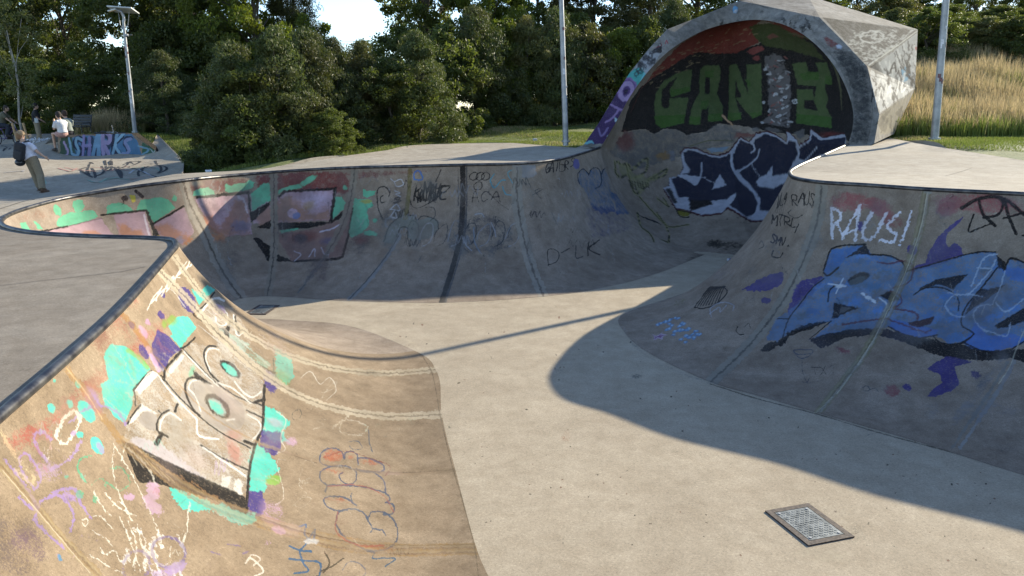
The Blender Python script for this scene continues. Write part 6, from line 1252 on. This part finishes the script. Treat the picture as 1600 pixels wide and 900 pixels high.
bp = empty('backpack', pA, R_(-12)); bp.scale = (k,) * 3; tag(bp, 'black backpack worn by the walking person', 'backpack')
m = MB(); m.box((-.21, -.215, 1.09), (.30, .17, .48), rot=Matrix.Rotation(R_(16), 3, 'Y'), bev=.07); fuse(m, 'bag_body', cloth('black_nylon', (.022, .022, .026)), bp, .012)
m = MB(); m.box((-.19, -.31, 1.0), (.22, .06, .24), rot=Matrix.Rotation(R_(16), 3, 'Y'), bev=.025); m.build('front_pocket', cloth('black_nylon_pocket', (.03, .03, .034)), bp)
for sx in (-.12, .12):
    m = MB(); m.tube([(-.24 + sx, -.13, 1.33), (-.22 + sx, .0, 1.36), (-.20 + sx, .13, 1.26), (-.16 + sx, .10, 1.0), (-.14 + sx, -.1, .92)], .018, 8); m.build('strap', cloth('strap', (.02, .02, .022)), bp)
hl = empty('helmet', pA, R_(-12)); hl.scale = (k,) * 3; tag(hl, 'black skate helmet hanging at the walking person\'s left hip', 'helmet')
m = MB(); m.ball((-.33, -.12, .80), .12, (1, 1.15, .85)); m.tube([(-.45, -.12, .77), (-.33, -.22, .75), (-.21, -.12, .77)], .02, 8); m.build('helmet_shell', simple('helmet_black', (.02, .02, .022), (.04, .04, .045), 9, .25), hl)
m = MB(); m.tube([(-.33, -.12, .90), (-.28, -.13, .98)], .008, 6); m.build('chin_strap', cloth('strap2', (.02, .02, .022)), hl)
# standing by the ledge, dark shirt
pB = Vector((0, 0, 0)); pB = pyy(62, 226, 33); pB.z = Hz(pB.x, pB.y)
person(pB, R_(-60), dict(head=(0, .04, 1.60), neck=(0, 0, 1.46), chest=(0, 0, 1.27), hip=(0, 0, .95), shL=(-.18, 0, 1.38), shR=(.18, 0, 1.38), elL=(-.24, .06, 1.12), haL=(-.14, .24, .98), elR=(.24, .04, 1.12), haR=(.15, .22, 1.0), hpL=(-.09, 0, .92), hpR=(.09, 0, .92),
     knL=(-.10, .03, .5), anL=(-.11, 0, .10), knR=(.10, .02, .5), anR=(.12, .05, .10), look=(.1, 1, -.15)), 'person standing in dark shirt and tan trousers beside the seated people', cloth('black_cotton', (.018, .018, .02)), cloth('sand', (.34, .27, .18)), (.03, .02, .015))
m = MB(); m.box(pB + V3(.12, -.2, 1.02), (.14, .06, .2), rot=Matrix.Rotation(.6, 3, 'Z'), bev=.02); wb = m.build('paper_bag', cloth('white_paper', (.7, .7, .68))); tag(wb, 'white bag held at the hip by the standing person', 'bag')
# seated on the low wall
def seated(px, py_seat, Y, rz, label, shirt, pants, hair, bare, leg=.46, hat=None, hold=False):
    s_ = pyy(px, py_seat, Y)
    return person(s_, R_(rz), dict(head=(.0, .15, .73), neck=(0, .07, .58), chest=(0, .04, .40), hip=(0, 0, .10), shL=(-.17, .05, .50), shR=(.17, .05, .50), elL=(-.20, .16, .26), haL=(-.10, .32 if not hold else .26, .16 if not hold else .5), elR=(.2, .17, .27), haR=(.1, .33 if not hold else .25, .18 if not hold else .52),
        hpL=(-.09, .03, .08), hpR=(.09, .03, .08), knL=(-.10, .42, .10), anL=(-.09, .40, .10 - leg), knR=(.11, .42, .10), anR=(.14, .46, .10 - leg), look=(0, 1, -.25)), label, shirt, pants, hair, hat, bare)
seated(99, 213.5, 27.35, 62, 'person in white tank top and pink shorts sitting on the low wall end', cloth('white_tank', (.62, .62, .62)), cloth('dusty_pink', (.42, .25, .22)), (.03, .022, .018), True, .50, hold=True)
seated(108, 211, 27.85, 60, 'person in grey green shirt sitting behind the one in white', cloth('sage', (.24, .27, .24)), cloth('dark_denim', (.03, .03, .04)), (.05, .03, .02), False, .34)
# cyclist and bicycles
tyre = simple('tyre', (.015, .015, .016), (.03, .03, .03)); frm = simple('bike_frame', (.09, .05, .16), (.14, .08, .22), 8, .4); frm2 = simple('bike_frame_silver', (.35, .35, .37), (.5, .5, .52), 8, .4, .5)
def bicycle(loc, rz, label, fm, lying=False, s_=1.):
    e = empty('bicycle', loc, rz); e.scale = (s_,) * 3; tag(e, label, 'bicycle', 'bicycles by the plaza edge'); R0 = .29
    if lying: e.rotation_euler = (R_(82), 0, rz)
    for x in (-.5, .5):
        m = MB(); m.tube([(x + R0 * math.cos(a), 0, R0 + R0 * math.sin(a)) for a in np.linspace(0, 2 * math.pi, 29)], .022, 8, cap=False); w_ = m.build('wheel', tyre, e)
        m = MB()
        for a in np.linspace(0, math.pi, 9)[:-1]: m.tube([(x - R0 * math.cos(a), 0, R0 - R0 * math.sin(a)), (x + R0 * math.cos(a), 0, R0 + R0 * math.sin(a))], .003, 4)
        m.build('spokes', frm2, w_)
    m = MB(); bb = (-.05, 0, .3); st = (-.17, 0, .72); hd = (.36, 0, .75)
    for a, b_ in ((bb, st), (bb, hd), (st, hd), ((-.5, 0, R0), bb), ((-.5, 0, R0), st), ((.5, 0, R0), hd)): m.tube([a, b_], .017, 8)
    m.build('frame', fm, e)
    m = MB(); m.tube([hd, (.33, 0, .92)], .013, 8); m.tube([(.30, -.3, .97), (.33, -.1, .92), (.33, .1, .92), (.30, .3, .97)], .013, 8); m.build('handlebar', frm2, e)
    m = MB(); m.box((-.2, 0, .78), (.24, .12, .05), bev=.02); m.build('saddle', tyre, e)
    m = MB(); m.tube([(-.12, -.1, .22), (-.05, -.07, .3), (-.05, .07, .3), (.02, .1, .38)], .011, 6); m.build('pedal_crank', tyre, e)
    return e
pE = pyy(12, 222, 32.5); pE.z = Hz(pE.x, pE.y)
bicycle(pE, R_(15), 'dark purple bicycle ridden at the far left edge', frm)
person(pE + V3(-.18, 0, .78), R_(-75), dict(head=(0, .28, .74), neck=(0, .2, .60), chest=(0, .13, .43), hip=(0, 0, .10), shL=(-.17, .16, .52), shR=(.17, .16, .52), elL=(-.22, .32, .32), haL=(-.24, .48, .18), elR=(.22, .32, .32), haR=(.24, .48, .18), hpL=(-.09, 0, .08), hpR=(.09, 0, .08),
     knL=(-.10, .32, -.08), anL=(-.11, .18, -.42), knR=(.10, .30, .02), anR=(.11, .22, -.32), look=(0, 1, 0)), 'person in olive shirt riding the bicycle at the left edge', cloth('olive_cloth', (.12, .11, .07)), cloth('navy', (.03, .035, .05)), (.06, .04, .03))
pL = pyy(178, 206, 28.9); pL.z = Hz(pL.x, pL.y) + .05
bicycle(pL, R_(5), 'silver bicycle lying in the grass behind the low wall', frm2, True, .75)
# black bench behind the wall
bk = pyy(122, 208, 29.6); bk.z = Hz(bk.x, bk.y); e = empty('park_bench', bk, R_(-18)); e.scale = (.78, .78, .7); tag(e, 'black bench with high backrest behind the seated people', 'bench')
blk = simple('black_boards', (.012, .012, .013), (.03, .03, .03), 9, .6)
m = MB(); [m.box((0, -.28 + i * .14, .44), (1.15, .12, .05), bev=.01) for i in range(4)]; m.build('seat', blk, e)
m = MB(); [m.box((0, .26 + i * .045, .56 + i * .15), (1.15, .04, .13), rot=Matrix.Rotation(R_(-16), 3, 'X'), bev=.01) for i in range(4)]; m.build('backrest', blk, e)
for sx in (-1, 1):
    m = MB(); m.tube([(sx * .56, -.3, 0), (sx * .56, -.3, .62), (sx * .56, .22, .66), (sx * .56, .3, .5)], .025, 8); m.tube([(sx * .56, .22, 0), (sx * .56, .26, .5), (sx * .56, .42, 1.1)], .025, 8); m.build('leg', blk, e)
# staked young tree
yt = pyy(42, 207, 31.5); yt.z = Hz(yt.x, yt.y); tree('young_tree', 'young', 21, 'olive', yt.x - .15, yt.y, yt.z, 1.0, 1.0, .4, 'thin young tree with pale trunk tied to wooden stakes', 'tree', None, 'palebark')
wood = simple('stake_wood', (.38, .24, .11), (.5, .33, .17), 20, .8)
for dx, lb in ((-.32, 'left wooden stake supporting the thin young tree'), (.12, 'right wooden stake supporting the thin young tree')):
    m = MB(); m.tube([(yt.x + dx, yt.y - .1, yt.z - .1), (yt.x + dx - .16, yt.y - .1, yt.z + .95)], .045, 10); tag(m.build('wooden_stake', wood), lb, 'stake', 'tree stakes')
# pale flowers by the stakes
fk = NT('petals'); fk.color((.7, .7, .72)); r = np.random.default_rng(8); cf = np.c_[r.normal(yt.x + .7, .35, 260), r.normal(yt.y - .3, .2, 260), yt.z + r.uniform(.05, .35, 260)]
V_, F_, v_ = leaves(cf, np.full(len(cf), .05), 3, .06, r, 1.3); o = mesh_np('white_flowers', V_, F_, fk.m, None, False); tag(o, 'low white flowers at the foot of the staked tree', 'flowers', kind='stuff')
